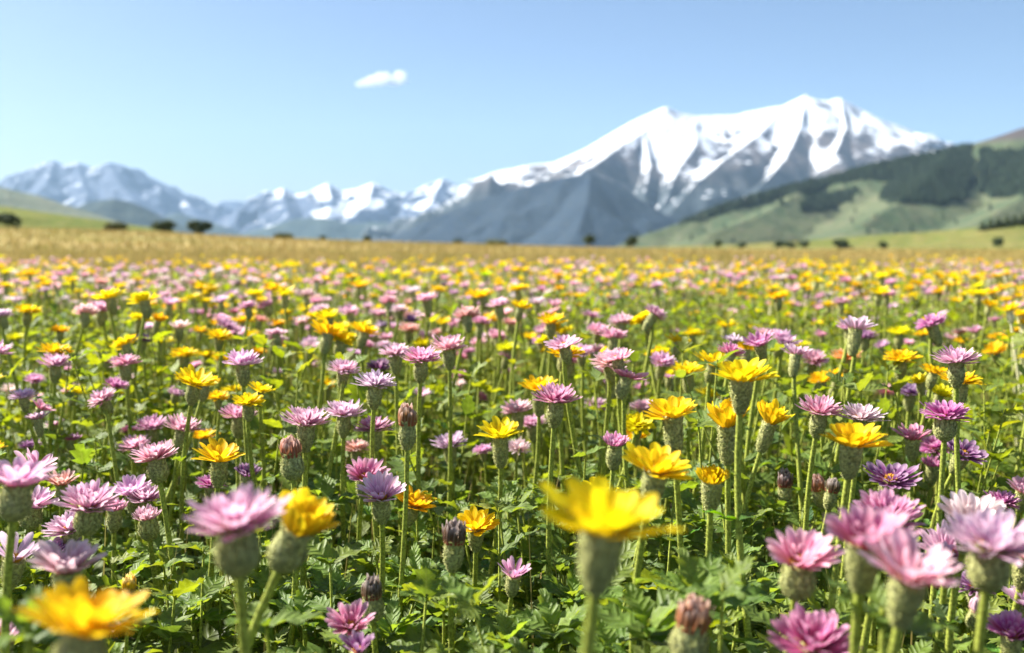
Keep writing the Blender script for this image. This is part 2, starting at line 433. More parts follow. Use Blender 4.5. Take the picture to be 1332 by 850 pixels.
lr = np.random.default_rng(3)
LEAF_HI = [leaf_geo(.048, .025, 6, .15, lr, droop=.18, fold=.16), leaf_geo(.044, .027, 5, .24, lr, droop=.25, fold=.16), leaf_geo(.053, .020, 7, .13, lr, droop=.12, fold=.2), leaf_geo(.046, .030, 4, .34, lr, droop=.22, fold=.14, shape=.62), leaf_geo(.034, .018, 4, .10, lr, droop=.1, fold=.2)]
LEAF_MID = [leaf_geo(.048, .025, 4, .18, lr, cols=1, droop=.18, fold=.16), leaf_geo(.044, .027, 4, .26, lr, cols=1, droop=.25, fold=.16), leaf_geo(.053, .019, 4, .14, lr, cols=1, droop=.12, fold=.2), leaf_geo(.046, .029, 3, .34, lr, cols=1, shape=.65, droop=.2, fold=.14)]
LEAF_LO = [leaf_geo(.055, .024, 1, .05, lr, cols=1, fold=.2), leaf_geo(.050, .028, 1, .05, lr, cols=1, droop=.3, fold=.2)]
LEAF_ME = [g.mesh('leaf', MLEAF) for g in LEAF_HI]

hr = np.random.default_rng(21)
HEAD_ME, CAL_ME = {}, {}
for k in HEADS:
    HEAD_ME[k] = [head_geo(k, hr).mesh('petals', MYEL if k in ('bowl', 'cup', 'flat') else MPINK) for _ in range(4 if k in ('bowl', 'fan', 'shag') else 2)]
DIAM = {'bowl': .053, 'cup': .042, 'flat': .055, 'fan': .0525, 'open': .050, 'plate': .051, 'shag': .0505, 'tuft': .031, 'bud': .024, 'half': .044, 'half_yellow': .044, 'tuft_yellow': .031}
HEAD_ME['half_yellow'] = [head_geo('half', hr).mesh('petals', MYEL)]
HEAD_ME['tuft_yellow'] = [head_geo('tuft', hr).mesh('petals', MYEL)]
for k in CALYX: CAL_ME[k] = [calyx_geo(k, hr).mesh('calyx', MCAL) for _ in range(2)]
DISC_ME = [disc_geo(hr).mesh('flower_centre', MDISC) for _ in range(2)]

# colours of the petals themselves
PCOL = {'yellow': (.91, .665, .013), 'gold': (.90, .61, .012), 'orange': (.80, .36, .05),
        'pale pink': (.79, .43, .56), 'pink': (.68, .28, .43), 'rose': (.58, .17, .33), 'lilac': (.66, .36, .51), 'magenta': (.52, .11, .32),
        'purple': (.22, .06, .20), 'salmon': (.70, .30, .25), 'white': (.84, .64, .68), 'brown': (.36, .15, .07), 'dark brown': (.14, .075, .05)}
def petal_colour(c, r, j=.08):
    return tuple(float(np.clip(x * (1 + r.normal(0, j)), 0, .92)) for x in PCOL[c]) + (1.0,)
LEAFCOL = [(.075, .15, .024), (.10, .18, .03), (.13, .21, .035), (.06, .13, .032)]
# ------------------------------------------------------------------ the flowers one can tell apart: (head, x, y, width in the photograph, colour, tilt right, tilt to viewer, calyx, label, short name)
HERO = [
 ('bowl', 785, 672, 166, 'yellow', 6, 8, 'cone', 'largest yellow daisy, fully open and blurred, on a thick leaning stem near the lens', 'the largest yellow daisy'),
 ('bowl', 108, 806, 160, 'yellow', 8, -8, 'ball', 'very blurred yellow daisy close to the lens in the bottom corner', 'the yellow daisy in the bottom corner'),
 ('cup', 384, 684, 90, 'yellow', 26, -4, 'ball', 'yellow daisy tilted away from the big lilac aster beside it', 'the tilted yellow daisy'),
 ('bowl', 853, 605, 92, 'yellow', 12, 10, 'cone', 'yellow daisy rising behind the largest yellow daisy, its cup tipped sideways', None),
 ('bowl', 965, 487, 82, 'yellow', 6, 2, 'cone', 'tallest yellow daisy, standing above a pair of cupped yellow ones', 'the tallest yellow daisy'),
 ('bowl', 875, 534, 76, 'yellow', -4, 4, 'tube', 'yellow daisy on a slim fuzzy calyx between the tallest daisy and the pink aster', None),
 ('cup', 946, 549, 58, 'gold', -4, 4, 'tube', 'cupped golden daisy with upright petals under the tallest yellow daisy', None),
 ('cup', 1001, 546, 46, 'gold', 18, 2, 'tube', 'smaller cupped golden daisy half hidden by the stem of the tallest daisy', None),
 ('bowl', 1108, 571, 84, 'yellow', 2, 6, 'cone', 'yellow daisy on a pale grainy calyx in front of two pink asters', 'the yellow daisy with the pale grainy calyx'),
 ('bowl', 651, 562, 60, 'yellow', 2, 6, 'tube', 'neat yellow daisy just below the upright pink aster in the middle', 'the neat yellow daisy'),
 ('bowl', 619, 681, 62, 'yellow', 3, 12, 'cone', 'low yellow daisy beside a dark dried bud', 'the low yellow daisy'),
 ('bowl', 538, 652, 54, 'yellow', 18, 10, 'urn', 'golden daisy leaning out from behind a lilac aster with an orange centre', None),
 ('bowl', 286, 592, 66, 'yellow', 8, 2, 'urn', 'yellow daisy above the big lilac aster, petals ragged', 'the ragged yellow daisy'),
 ('bowl', 253, 494, 54, 'yellow', 12, 6, 'urn', 'yellow daisy with few broad petals above a cluster of pink asters', None),
 ('bowl', 779, 636, 54, 'gold', 0, 8, 'cone', 'golden daisy half hidden directly behind the largest yellow daisy', None),
 ('tuft_yellow', 926, 622, 46, 'gold', 4, 6, 'cone', 'small half open golden daisy below the cupped pair', None),
 ('bowl', 701, 502, 50, 'yellow', 0, 4, 'tube', 'yellow daisy peeping out behind the upright pink aster', None),
 ('bowl', 827, 566, 38, 'gold', 0, 8, 'tube', 'small golden daisy behind a tufted pink bud', None),
 ('bowl', 265, 566, 36, 'yellow', 4, 4, 'urn', 'small yellow daisy tucked behind the ragged yellow daisy', None),
 ('flat', 72, 454, 45, 'yellow', 8, 0, 'urn', 'flat yellow daisy directly above a pale lilac aster', 'the flat yellow daisy over the pale aster'),
 ('bowl', 895, 481, 46, 'yellow', -3, 0, 'urn', 'blurred yellow daisy standing close to the tallest yellow daisy', None),
 ('flat', 1250, 492, 56, 'yellow', 0, 3, 'urn', 'wide flat yellow daisy above the pink aster with an orange tongue', 'the wide flat yellow daisy'),
 ('flat', 1172, 463, 48, 'yellow', 0, 3, 'urn', 'broad blurred yellow daisy in the upper of two stacked right-hand pairs', None),
 ('flat', 1170, 430, 48, 'yellow', 3, 3, 'urn', 'broad blurred yellow daisy directly above another broad yellow daisy', 'the upper broad yellow daisy'),
 ('bowl', 926, 512, 38, 'yellow', 0, 2, 'urn', 'blurred yellow daisy half hidden behind the tallest yellow daisy', None),
 ('flat', 317, 415, 40, 'yellow', 4, 2, 'urn', 'blurred yellow daisy with a second head under it in the far rows', 'the double yellow daisy'),
 ('bowl', 443, 425, 42, 'yellow', 0, 2, 'urn', 'blurred full yellow daisy at the end of a chain of small yellow ones', None),
 ('flat', 240, 458, 40, 'yellow', 4, 2, 'urn', 'middle flower of a tight trio of blurred yellow daisies', 'the tight yellow trio'),
 ('flat', 212, 442, 30, 'yellow', 4, 2, 'urn', 'topmost flower of a tight trio of blurred yellow daisies', None),
 ('flat', 269, 460, 32, 'yellow', 4, 2, 'urn', 'outer right flower of a tight trio of blurred yellow daisies', None),
 ('flat', 426, 500, 36, 'yellow', 10, 2, 'urn', 'yellow daisy behind the two tall pink asters on fuzzy stems', None),
 ('flat', 21, 438, 36, 'yellow', 0, 2, 'urn', 'flat blurred yellow daisy at the left edge above a dusky aster', None),
 ('flat', 36, 402, 48, 'yellow', 8, 2, 'urn', 'long blurred yellow daisy lowest of a heap of yellow at the left edge', 'the yellow heap at the left edge'),
 ('flat', 660, 451, 36, 'yellow', 4, 2, 'urn', 'blurred yellow daisy, longest of the middle chain above the pink asters', 'the middle yellow chain'),
 ('bowl', 690, 438, 26, 'yellow', 0, 2, 'urn', 'small blurred yellow daisy closing the middle chain', None),
 ('bowl', 470, 424, 40, 'yellow', 0, 2, 'urn', 'blurred yellow daisy above a dusty pink aster in the far rows', None),
 ('bowl', 944, 422, 40, 'yellow', 4, 0, 'urn', 'blurred yellow daisy with a raised tail of petals in the far rows', None),
 ('bowl', 1012, 385, 30, 'yellow', 0, 0, 'urn', 'blurred round yellow daisy high in the far rows near the forest slope', None),
 ('flat', 902, 432, 30, 'yellow', 0, 0, 'urn', 'blurred flat yellow daisy level with the upper broad yellow daisy', None),
 ('flat', 1040, 447, 28, 'yellow', 0, 0, 'urn', 'small flat yellow daisy beside a small pink aster', None),
 # pink, lilac and purple asters
 ('fan', 308, 672, 132, 'lilac', 2, 2, 'ball', 'biggest lilac aster, blurred, on a round pale calyx', 'the biggest lilac aster'),
 ('fan', 723, 515, 64, 'rose', 3, 2, 'urn', 'upright pink aster on a tall fuzzy stem in the middle, sharply in focus', 'the upright pink aster'),
 ('fan', 398, 545, 68, 'pink', 2, 2, 'cone', 'broad dusty pink aster on a fuzzy stem beside an orange brown bud', 'the broad dusty pink aster'),
 ('fan', 448, 534, 54, 'pale pink', 2, 2, 'urn', 'pale pink aster overlapping the broad dusty pink aster', None),
 ('shag', 487, 553, 52, 'rose', -4, 4, 'cone', 'mauve aster with spread petals beside an orange bud', None),
 ('fan', 203, 590, 64, 'pink', -6, 0, 'ball', 'striped pink aster on a long stem, lowest of a pink trio', 'the striped pink trio'),
 ('fan', 237, 553, 52, 'pink', 10, 0, 'urn', 'pink aster tilted outward at the top of a pink trio', None),
 ('fan', 197, 552, 44, 'pink', 2, 2, 'urn', 'pink aster at the back of the pink trio', None),
 ('shag', 176, 577, 44, 'pale pink', -8, 4, 'urn', 'pale pink aster drooping beside the pink trio', None),
 ('shag', 168, 558, 26, 'magenta', -8, 0, 'urn', 'small dark magenta aster behind the pink trio', None),
 ('fan', 310, 537, 50, 'pink', 8, 2, 'urn', 'pink aster with a dark calyx above the ragged yellow daisy', None),
 ('shag', 488, 495, 56, 'pale pink', 6, 2, 'urn', 'pale striped aster standing alone above the mauve aster', 'the pale striped aster'),
 ('fan', 316, 468, 52, 'pale pink', 2, 2, 'urn', 'pale pink aster with a dark calyx among the far yellow heads', 'the pale pink aster with the dark calyx'),
 ('open', 496, 641, 66, 'pale pink', 0, 20, 'urn', 'lilac aster opened towards the viewer with an orange centre', 'the lilac aster with the orange centre'),
 ('open', 474, 616, 56, 'rose', 10, 22, 'cone', 'mauve aster lying just behind the lilac aster with the orange centre', None),
 ('shag', 585, 574, 46, 'lilac', -2, 4, 'urn', 'small lilac aster alone on a dark leafy stem', 'the small lone lilac aster'),
 ('tuft', 800, 575, 36, 'rose', 2, 4, 'urn', 'tufted half open pink bud with a pale stem', 'the tufted pink bud'),
 ('shag', 692, 548, 40, 'pink', -4, 2, 'urn', 'pink aster tucked against the stem of the upright pink aster', None),
 ('shag', 672, 530, 44, 'pale pink', -6, 2, 'urn', 'pale aster just behind the neat yellow daisy', None),
 ('shag', 674, 580, 34, 'white', 6, 14, 'cone', 'small whitish pink aster below the neat yellow daisy', None),
 ('shag', 628, 584, 26, 'pink', -8, 4, 'cone', 'very small pink aster under the neat yellow daisy', None),
 ('shag', 776, 525, 36, 'lilac', 2, 2, 'urn', 'small mauve aster level with the upright pink aster', None),
 ('shag', 801, 495, 38, 'pale pink', 4, 2, 'urn', 'small pale aster between the upright pink aster and a yellow daisy', None),
 ('shag', 838, 528, 40, 'pale pink', 0, 4, 'urn', 'pale aster behind the slim yellow daisy', None),
 ('fan', 1066, 530, 62, 'pink', 2, 4, 'urn', 'pink aster on a pale grainy calyx with a curved stem', 'the pink aster on the curved stem'),
 ('shag', 1120, 538, 60, 'pale pink', 4, 6, 'urn', 'pale pink aster spread behind the yellow daisy with the grainy calyx', None),
 ('shag', 1230, 535, 64, 'magenta', 2, 4, 'ball', 'magenta aster with an orange tongue on a pale round calyx', 'the magenta aster with the orange tongue'),
 ('open', 1187, 567, 50, 'rose', 2, 4, 'cone', 'rose pink aster on a thin stem beside the round calyx', None),
 ('plate', 1252, 585, 56, 'purple', 12, 24, 'cone', 'dark purple aster opened flat behind the tall magenta one', None),
 ('shag', 1218, 578, 46, 'magenta', -14, 6, 'cone', 'magenta aster crossed by the stem of the taller magenta one', None),
 ('plate', 1158, 617, 72, 'purple', 0, 16, 'cone', 'deep purple aster with short white inner petals', 'the deep purple aster'),
 ('tuft', 1213, 603, 30, 'magenta', 4, 4, 'cone', 'closed magenta aster bud below the crossed stems', None),
 ('shag', 1303, 650, 46, 'magenta', -6, 8, 'cone', 'magenta aster with white streaks low at the right edge', None),
 ('open', 1330, 636, 46, 'lilac', 6, 8, 'cone', 'lilac aster cut off by the right edge above a magenta one', None),
 ('open', 1040, 723, 100, 'pink', -4, 14, 'ball', 'blurred pink aster at the outer end of the big pink clump', None),
 ('open', 1124, 697, 118, 'rose', 2, 10, 'cone', 'blurred rose aster in the centre of the big pink clump', 'the big pink clump'),
 ('fan', 1153, 666, 92, 'rose', 4, 16, 'cone', 'rose aster at the top of the big pink clump', None),
 ('open', 1182, 740, 126, 'pale pink', 4, 16, 'cone', 'largest pale aster hanging lowest in the big pink clump', None),
 ('fan', 1232, 712, 84, 'pale pink', 0, 14, 'cone', 'pale aster half hidden in the middle of the big pink clump', None),
 ('open', 1262, 672, 84, 'white', 0, 18, 'cone', 'whitish aster standing at the back of the big pink clump', None),
 ('fan', 1290, 699, 122, 'pale pink', 4, 10, 'ball', 'broad pale pink aster on a thick stem beside the big pink clump', None),
 ('fan', 1336, 716, 84, 'pale pink', 4, 12, 'cone', 'pale pink aster cut off by the right edge next to the big pink clump', None),
 ('fan', 1058, 829, 112, 'magenta', 2, 16, 'cone', 'vivid magenta aster at the bottom edge under the big pink clump', 'the vivid magenta aster'),
 ('shag', 1268, 757, 54, 'purple', -4, 10, 'urn', 'violet aster in the shade under the big pink clump', None),
 ('open', 1316, 820, 70, 'magenta', -6, 10, 'cone', 'magenta aster low in the bottom right corner', None),
 ('open', 1334, 782, 60, 'lilac', 6, 6, 'cone', 'lilac aster cut off low at the right edge', None),
 ('open', 22, 622, 92, 'pale pink', 10, 4, 'ball', 'blurred pale aster leaning in from the left edge on a thick stem', 'the blurred pale aster at the left edge'),
 ('half', 44, 606, 52, 'pale pink', 22, 6, 'urn', 'whitish aster fan peeking out behind the blurred pale one at the left edge', None),
 ('open', 42, 652, 62, 'pale pink', 12, 8, 'ball', 'pale aster with upright petals under the blurred pale one', None),
 ('fan', 116, 650, 80, 'lilac', 10, 4, 'ball', 'dense lilac aster on a grey green calyx at the left', 'the dense lilac aster'),
 ('shag', 92, 682, 66, 'lilac', -6, 4, 'cone', 'lilac aster sagging below the dense lilac aster', None),
 ('open', 88, 733, 96, 'lilac', 4, 8, 'cone', 'big lilac aster with a dark heart above the corner yellow daisy', 'the big lilac aster with the dark heart'),
 ('plate', 72, 712, 54, 'purple', -4, 8, 'cone', 'dark purple aster behind the lilac one with a dark heart', None),
 ('open', 80, 626, 44, 'salmon', 4, 2, 'urn', 'salmon aster with few stubby petals', 'the salmon aster'),
 ('open', 172, 637, 54, 'pale pink', -4, 8, 'urn', 'pale pink open aster next to the dense lilac aster', None),
 ('fan', 190, 645, 48, 'pink', 2, 2, 'urn', 'pink aster in front of the long stem of the pink trio', None),
 ('tuft', 149, 660, 32, 'rose', 2, 2, 'urn', 'half closed rose aster between the lilac and pink ones', None),
 ('tuft', 192, 671, 36, 'pink', -2, 4, 'ball', 'flat topped pink bud under the pink aster by the long stem', None),
 ('half', 18, 722, 66, 'pale pink', 14, 12, 'cone', 'blurred whitish aster with spread petals beside the left stem', None),
 ('half', 2, 826, 72, 'lilac', 8, 8, 'cone', 'very blurred lilac aster cut off in the bottom left corner', None),
 ('half', 668, 745, 46, 'pink', 6, 12, 'urn', 'small pink aster with few petals and an orange centre, low in the leaves', 'the small low pink aster'),
 ('open', 456, 808, 62, 'rose', 4, 22, 'cone', 'rose aster with an orange centre near the bottom edge', 'the rose aster near the bottom'),
 ('half', 466, 842, 50, 'purple', 2, 8, 'cone', 'purple aster half cut off by the bottom edge', None),
 ('shag', 274, 627, 40, 'magenta', 6, 0, 'cone', 'magenta aster between the ragged yellow daisy and the biggest lilac aster', None),
 ('tuft', 322, 614, 32, 'purple', 10, 8, 'cone', 'crumpled purple aster beside the ragged yellow daisy', None),
 ('shag', 39, 578, 30, 'purple', 0, 2, 'urn', 'small dull purple aster alone against the dark foliage', 'the small dull purple aster'),
 ('fan', 72, 470, 44, 'lilac', 2, 0, 'urn', 'pale lilac aster right under the flat yellow daisy', None),
 ('shag', 163, 469, 42, 'pink', 0, 0, 'urn', 'flat dusty pink aster alone above dark green foliage', 'the flat dusty aster'),
 ('shag', 50, 519, 36, 'pink', 2, 0, 'urn', 'small pale mauve aster low at the left above green leaves', None),
 ('shag', 548, 462, 54, 'pink', 2, 2, 'urn', 'wide blurred mauve aster in the central pink bank', 'the central pink bank'),
 ('shag', 515, 456, 46, 'pale pink', 0, 2, 'urn', 'pale blurred aster beside the central pink bank', None),
 ('fan', 584, 448, 50, 'pink', 0, 2, 'urn', 'pink aster topping the central pink bank', None),
 ('shag', 532, 426, 40, 'salmon', 4, 2, 'urn', 'salmon pink aster above the central pink bank', None),
 ('shag', 582, 479, 30, 'purple', 2, 2, 'urn', 'small violet aster just under the central pink bank', None),
 ('shag', 494, 476, 40, 'purple', 0, 2, 'urn', 'blue violet aster above the pale striped aster', None),
 ('shag', 1125, 435, 44, 'purple', 0, 2, 'urn', 'dull violet aster beside the upper broad yellow daisy', None),
 ('shag', 1184, 508, 40, 'purple', 4, 2, 'urn', 'small purple aster behind the wide flat yellow daisy', None),
 ('shag', 1152, 508, 34, 'salmon', 0, 2, 'urn', 'small salmon aster behind the yellow daisy with the grainy calyx', None),
 ('shag', 1244, 464, 60, 'pink', 2, 0, 'urn', 'long low mauve aster above the wide flat yellow daisy', None),
 ('shag', 1100, 462, 40, 'orange', 0, 0, 'urn', 'blurred orange tinted aster above the pink aster on the curved stem', None),
 ('plate', 1302, 354, 14, 'white', 0, 20, 'ball', 'single white bloom among the far rows near the right edge', 'the single white bloom'),
 ('shag', 463, 580, 36, 'salmon', 0, 4, 'urn', 'salmon aster half hidden below the mauve aster with spread petals', None),
]
BUD = [
 ('bud', 530, 547, 30, 'brown', 2, 0, 'urn', 'orange brown closed bud next to the mauve aster', None),
 ('bud', 379, 588, 32, 'brown', -6, 0, 'ball', 'orange brown closed bud against the stem of the broad dusty aster', None),
 ('bud', 591, 699, 36, 'dark brown', 2, 2, 'urn', 'dark dried bud beside the low yellow daisy', None),
 ('bud', 484, 772, 32, 'dark brown', -4, 0, 'ball', 'dry brownish bud low in the leaves near the bottom', None),
 ('bud', 900, 808, 52, 'brown', 6, 2, 'ball', 'large blurred brownish bud at the bottom edge under the largest daisy', None),
 ('bud', 1021, 628, 24, 'dark brown', 0, 2, 'urn', 'spiky dark bud among leaves under the cupped daisies', None),
 ('bud', 1064, 632, 24, 'brown', -14, 4, 'urn', 'dull reddish bud below the pink aster on the curved stem', None),
 ('bud', 1082, 636, 22, 'dark brown', 10, 2, 'urn', 'withered dark bud leaning beside the dull reddish bud', None),
 ('bud', 1272, 792, 26, 'lilac', 4, 0, 'ball', 'pale green round bud under the violet aster', None),
 ('bud', 168, 762, 22, 'gold', 4, 4, 'urn', 'tiny green bud with a yellow tip below the dense lilac aster', None),
]

FOLK = []          # every flower head: (pixel x, pixel y, width, kind, name for labels)
mr = np.random.default_rng(77)

def build_flower(rec, kind):
    head, px, py, wpx, colour, tx, tc, cal, label, short = rec
    D = DIAM[head]; sc = 1.0
    if py < 447 and wpx >= 34: wpx *= .76
    for _ in range(60):                                               # smaller flowers stand lower and closer
        depth = D * sc * F / wpx
        C = at(px, py + wpx * .13, depth)
        if C[2] > .25 or sc < .52: break
        sc *= .985
    yellow = kind == 'yellow_daisy'
    M = lean(tx + mr.normal(0, 2), tc + mr.normal(0, 2)); ax = M[:, 2]
    big = sc * (1.0 if head != 'bud' else 1.0)
    prof = CALYX[cal]; zb = prof[0][1]
    J = C + ax * zb * big                                              # where calyx and stem meet
    base = np.array([C[0] - ax[0] * .10 + mr.normal(0, .018), max(C[1] - ax[1] * .10 + mr.normal(0, .015), .25), 0.0])
    root = link(kind, None, None, label, 'bud' if kind == 'flower_bud' else 'daisy' if yellow else 'aster',
                {'yellow_daisy': 'yellow daisies in the meadow', 'pink_aster': 'pink and lilac asters in the meadow', 'flower_bud': 'closed and dried buds'}[kind])
    root.location = base
    Mh = Matrix([list(x) for x in (M * big)]).to_4x4()
    Mz = Matrix.Rotation(mr.random() * 6.28, 4, 'Z')
    def part(name, me, loc, mat, color=None):
        o = link(name, me, root); o.matrix_local = Matrix.Translation(Vector(loc - base)) @ mat
        if color is not None: o.color = color
        return o
    ms = HEAD_ME[head]
    part('petals', ms[mr.integers(len(ms))], C, Mh @ Mz, petal_colour(colour, mr))
    if head != 'bud': part('flower_centre', DISC_ME[mr.integers(2)], C, Mh @ Mz)
    part('calyx', CAL_ME[cal][mr.integers(2)], C, Mh @ Mz)
    # stem: a curve from the ground to the calyx, leaving it along the head's axis
    P0, P3 = np.zeros(3), J - base
    P1, P2 = P0 + np.array([0, 0, .4 * P3[2]]), P3 - ax * .38 * P3[2]
    t = np.linspace(0, 1, 15)[:, None]
    P = (1 - t) ** 3 * P0 + 3 * (1 - t) ** 2 * t * P1 + 3 * (1 - t) * t * t * P2 + t ** 3 * P3
    near = wpx > 30
    sg = tube_geo(P, np.linspace(.0034, .0027, 15) * big, 10 if near else 6, 0, int(220 * (1 if near else .3)), mr)
    st = link('stem', sg.mesh('stem', MSTEM), root)
    n = int(mr.integers(3, 6)) if near else 2
    for k in range(n):                                                # leaves along the stem
        f = mr.uniform(.38, .82); p = P[int(f * 14)]
        s_ = big * mr.uniform(.6, 1.05) * (1.15 - .6 * f)
        m3 = frames([mr.random() * 6.28], mr.uniform(.1, .75), mr.normal(0, .3), s_)[0]
        lf = link('leaf', LEAF_ME[mr.integers(5)], root)
        lf.matrix_local = Matrix.Translation(Vector(p)) @ Matrix([list(x) for x in m3]).to_4x4()
        c = LEAFCOL[mr.integers(4)]; lf.color = tuple(x * mr.uniform(.85, 1.35) for x in c) + (1,)
    FOLK.append(dict(x=px, y=py, w=wpx, kind=kind, short=short, root=root, z=C[2], d=depth))
    return root

for rec in HERO: build_flower(rec, 'yellow_daisy' if rec[0] in ('bowl', 'cup', 'flat', 'half_yellow', 'tuft_yellow') else 'pink_aster')
for rec in BUD: build_flower(rec, 'flower_bud')

# the odd orange tongue standing in the magenta aster
for f in FOLK:
    if f['short'] == 'the magenta aster with the orange tongue':
        g = Geo(); petal(g, R(-80), .019, .0075, .003, .001, R(62), R(84), rows=6, cols=4)
        pt = [c for c in f['root'].children if c.name.startswith('petals')][0]
        o = link('tongue_petal', g.mesh('tongue_petal', MYEL), f['root']); o.matrix_local = pt.matrix_local @ Matrix.Rotation(R(-80), 4, 'Z').inverted(); o.color = (.8, .42, .01, 1)
        o.matrix_local = Matrix.Translation(pt.matrix_local.translation) @ Matrix.Rotation(0, 4, 'Z')
        o['label'] = 'single broad orange petal standing upright'
# ------------------------------------------------------------------ the rest of the flowers: everything from a metre and a half to the end of the bloom
fr = np.random.default_rng(4)
def make_rest():
    out = []
    bands = [(1.24, 2.2, 280), (2.2, 3.4, 260), (3.4, 5.5, 180), (5.5, 8.5, 80), (8.5, 12, 30)]
    for a, b, dens in bands:
        hw = .53
        area = hw * (b * b - a * a) * 1.12
        n = int(dens * area)
        d = np.sqrt(fr.uniform(a * a, b * b, n)); x = d * fr.uniform(-hw * 1.12, hw * 1.12, n)
        z = np.clip(fr.normal(.350, .045, n), .25, .43)
        cl = fbm(x * 1.7 + 40, d * 1.3 + 7, 3)
        yel = fbm(x * 1.1 + 90, d * .8 + 55, 2)
        keep = fr.random(n) < sstep(.34, .62, cl) * 1.15
        u = x / d
        py = .42 + .55 * (yel - .5) * 2 + .07 * sstep(2.5, 6, d) - .07 * sstep(.1, -.1, u) * sstep(2.6, 1.8, d)
        isy = fr.random(n) < py
        for i in np.nonzero(keep)[0]: out.append((x[i], d[i], z[i] + (.02 if isy[i] else 0), bool(isy[i])))
    return out
rest = sorted(make_rest(), key=lambda r: r[1])
hx = np.array([(f['x'], f['y'], f['w']) for f in FOLK])
MAXN = 300
count = {True: sum(f['kind'] == 'yellow_daisy' for f in FOLK), False: sum(f['kind'] == 'pink_aster' for f in FOLK)}
single, mass, taken = [], [], []
for (x, y, z, isy) in rest:
    # slope of the ground is nil out here; y is distance along the ground
    px, py, dep = (float(q[0]) for q in project([x, y, z]))
    wpx = .052 * F / dep
    if dep < 4.2:
        dd = np.hypot(hx[:, 0] - px, (hx[:, 1] - py) * 1.4)
        if (dd < .34 * (hx[:, 2] + wpx) * (0.8 if dep > 2 else 1.0)).any(): continue
        tk = [t for t in taken[-80:] if math.hypot(t[0] - px, (t[1] - py) * 1.6) < .30 * wpx]
        if tk: continue
        # keep the view onto the sharp flowers free
        if ((np.abs(hx[:, 0] - px) < .5 * (hx[:, 2] + wpx)) & (hx[:, 1] > py) & (hx[:, 1] - py < 26) & (hx[:, 2] > 44) & (fr.random() < .35)).any(): continue
        taken.append((px, py))
    inside = 4 < px < W0 - 4 and py < H0 - 60
    if inside and count[isy] < MAXN: count[isy] += 1; single.append((x, y, z, isy, px, py, wpx))
    else: mass.append((x, y, z, isy, px, py, wpx))

PW = ['pale pink', 'pink', 'lilac', 'rose', 'magenta', 'purple', 'salmon', 'white']
PP = np.array([.38, .24, .15, .08, .04, .02, .04, .05])
PM = np.array([.42, .14, .16, .02, .01, .01, .04, .20])
# prototypes with parts for the nearer ones, one-piece heads on stems for the far ones
def proto(isy, k, r):
    head = (['bowl', 'flat', 'bowl', 'cup', 'flat'] if isy else ['fan', 'shag', 'fan', 'shag', 'plate', 'open', 'open'])[k]
    cal = ['urn', 'cone', 'urn', 'tube', 'urn', 'cone', 'tube'][k]
    root = link('yellow_daisy' if isy else 'pink_aster', None)
    h = .375
    bw = .014 + .012 * (k % 3)
    pts = np.array([[bw * math.sin(q * 2.3 + k * 1.3), bw * math.cos(q * 1.9 + k) - bw * math.cos(k), h * q - (.029 * q)] for q in np.linspace(0, 1, 9)]); pts[:, :2] -= pts[:1, :2]
    top = pts[-1] + np.array([0, 0, -CALYX[cal][0][1]])
    pts = np.vstack([pts, pts[-1] + [0, 0, .02]])
    for name, me in (('petals', HEAD_ME[head][k % len(HEAD_ME[head])]), ('flower_centre', DISC_ME[k % 2]), ('calyx', CAL_ME[cal][k % 2])):
        o = link(name, me, root); o.location = top
    link('stem', tube_geo(pts, np.append(np.linspace(.0036, .0028, 9), .0024), 7, 0, 90, r).mesh('stem', MSTEM), root)
    for q in range(2):
        m3 = frames([r.random() * 6.28], .4, 0, .9)[0]
        lf = link('leaf', LEAF_ME[r.integers(5)], root)
        lf.matrix_local = Matrix.Translation(Vector(pts[4 + q])) @ Matrix([list(x) for x in m3]).to_4x4(); lf.color = LEAFCOL[r.integers(4)] + (1,)
    return root
def far_proto(isy, k, r, lod):
    head = (['bowl', 'flat'] if isy else ['fan', 'shag', 'open'])[k]
    g = Geo(); top = .375
    q = np.eye(3) * (.86 if lod == 1 else .95)
    g.merge(head_geo(head, r, lod), m=0, M=q, loc=(0, 0, top))
    g.merge(calyx_geo('urn', r, lod), m=1, M=q, loc=(0, 0, top))
    g.merge(tube_geo([[.01, 0, 0], [.0, .006, .17], [0, 0, top - .022]], [.0034, .0029, .0026], 5 if lod == 1 else 3), m=2)
    return g
pr = np.random.default_rng(15)
protos = {True: [proto(True, k, pr) for k in range(5)], False: [proto(False, k, pr) for k in range(7)]}
farp = {b: [far_proto(b, k, pr, 1).mesh('yellow_daisy' if b else 'pink_aster', [MYEL if b else MPINK, MCAL, MSTEM]) for k in range(2 if b else 3)] for b in (True, False)}
used = set()
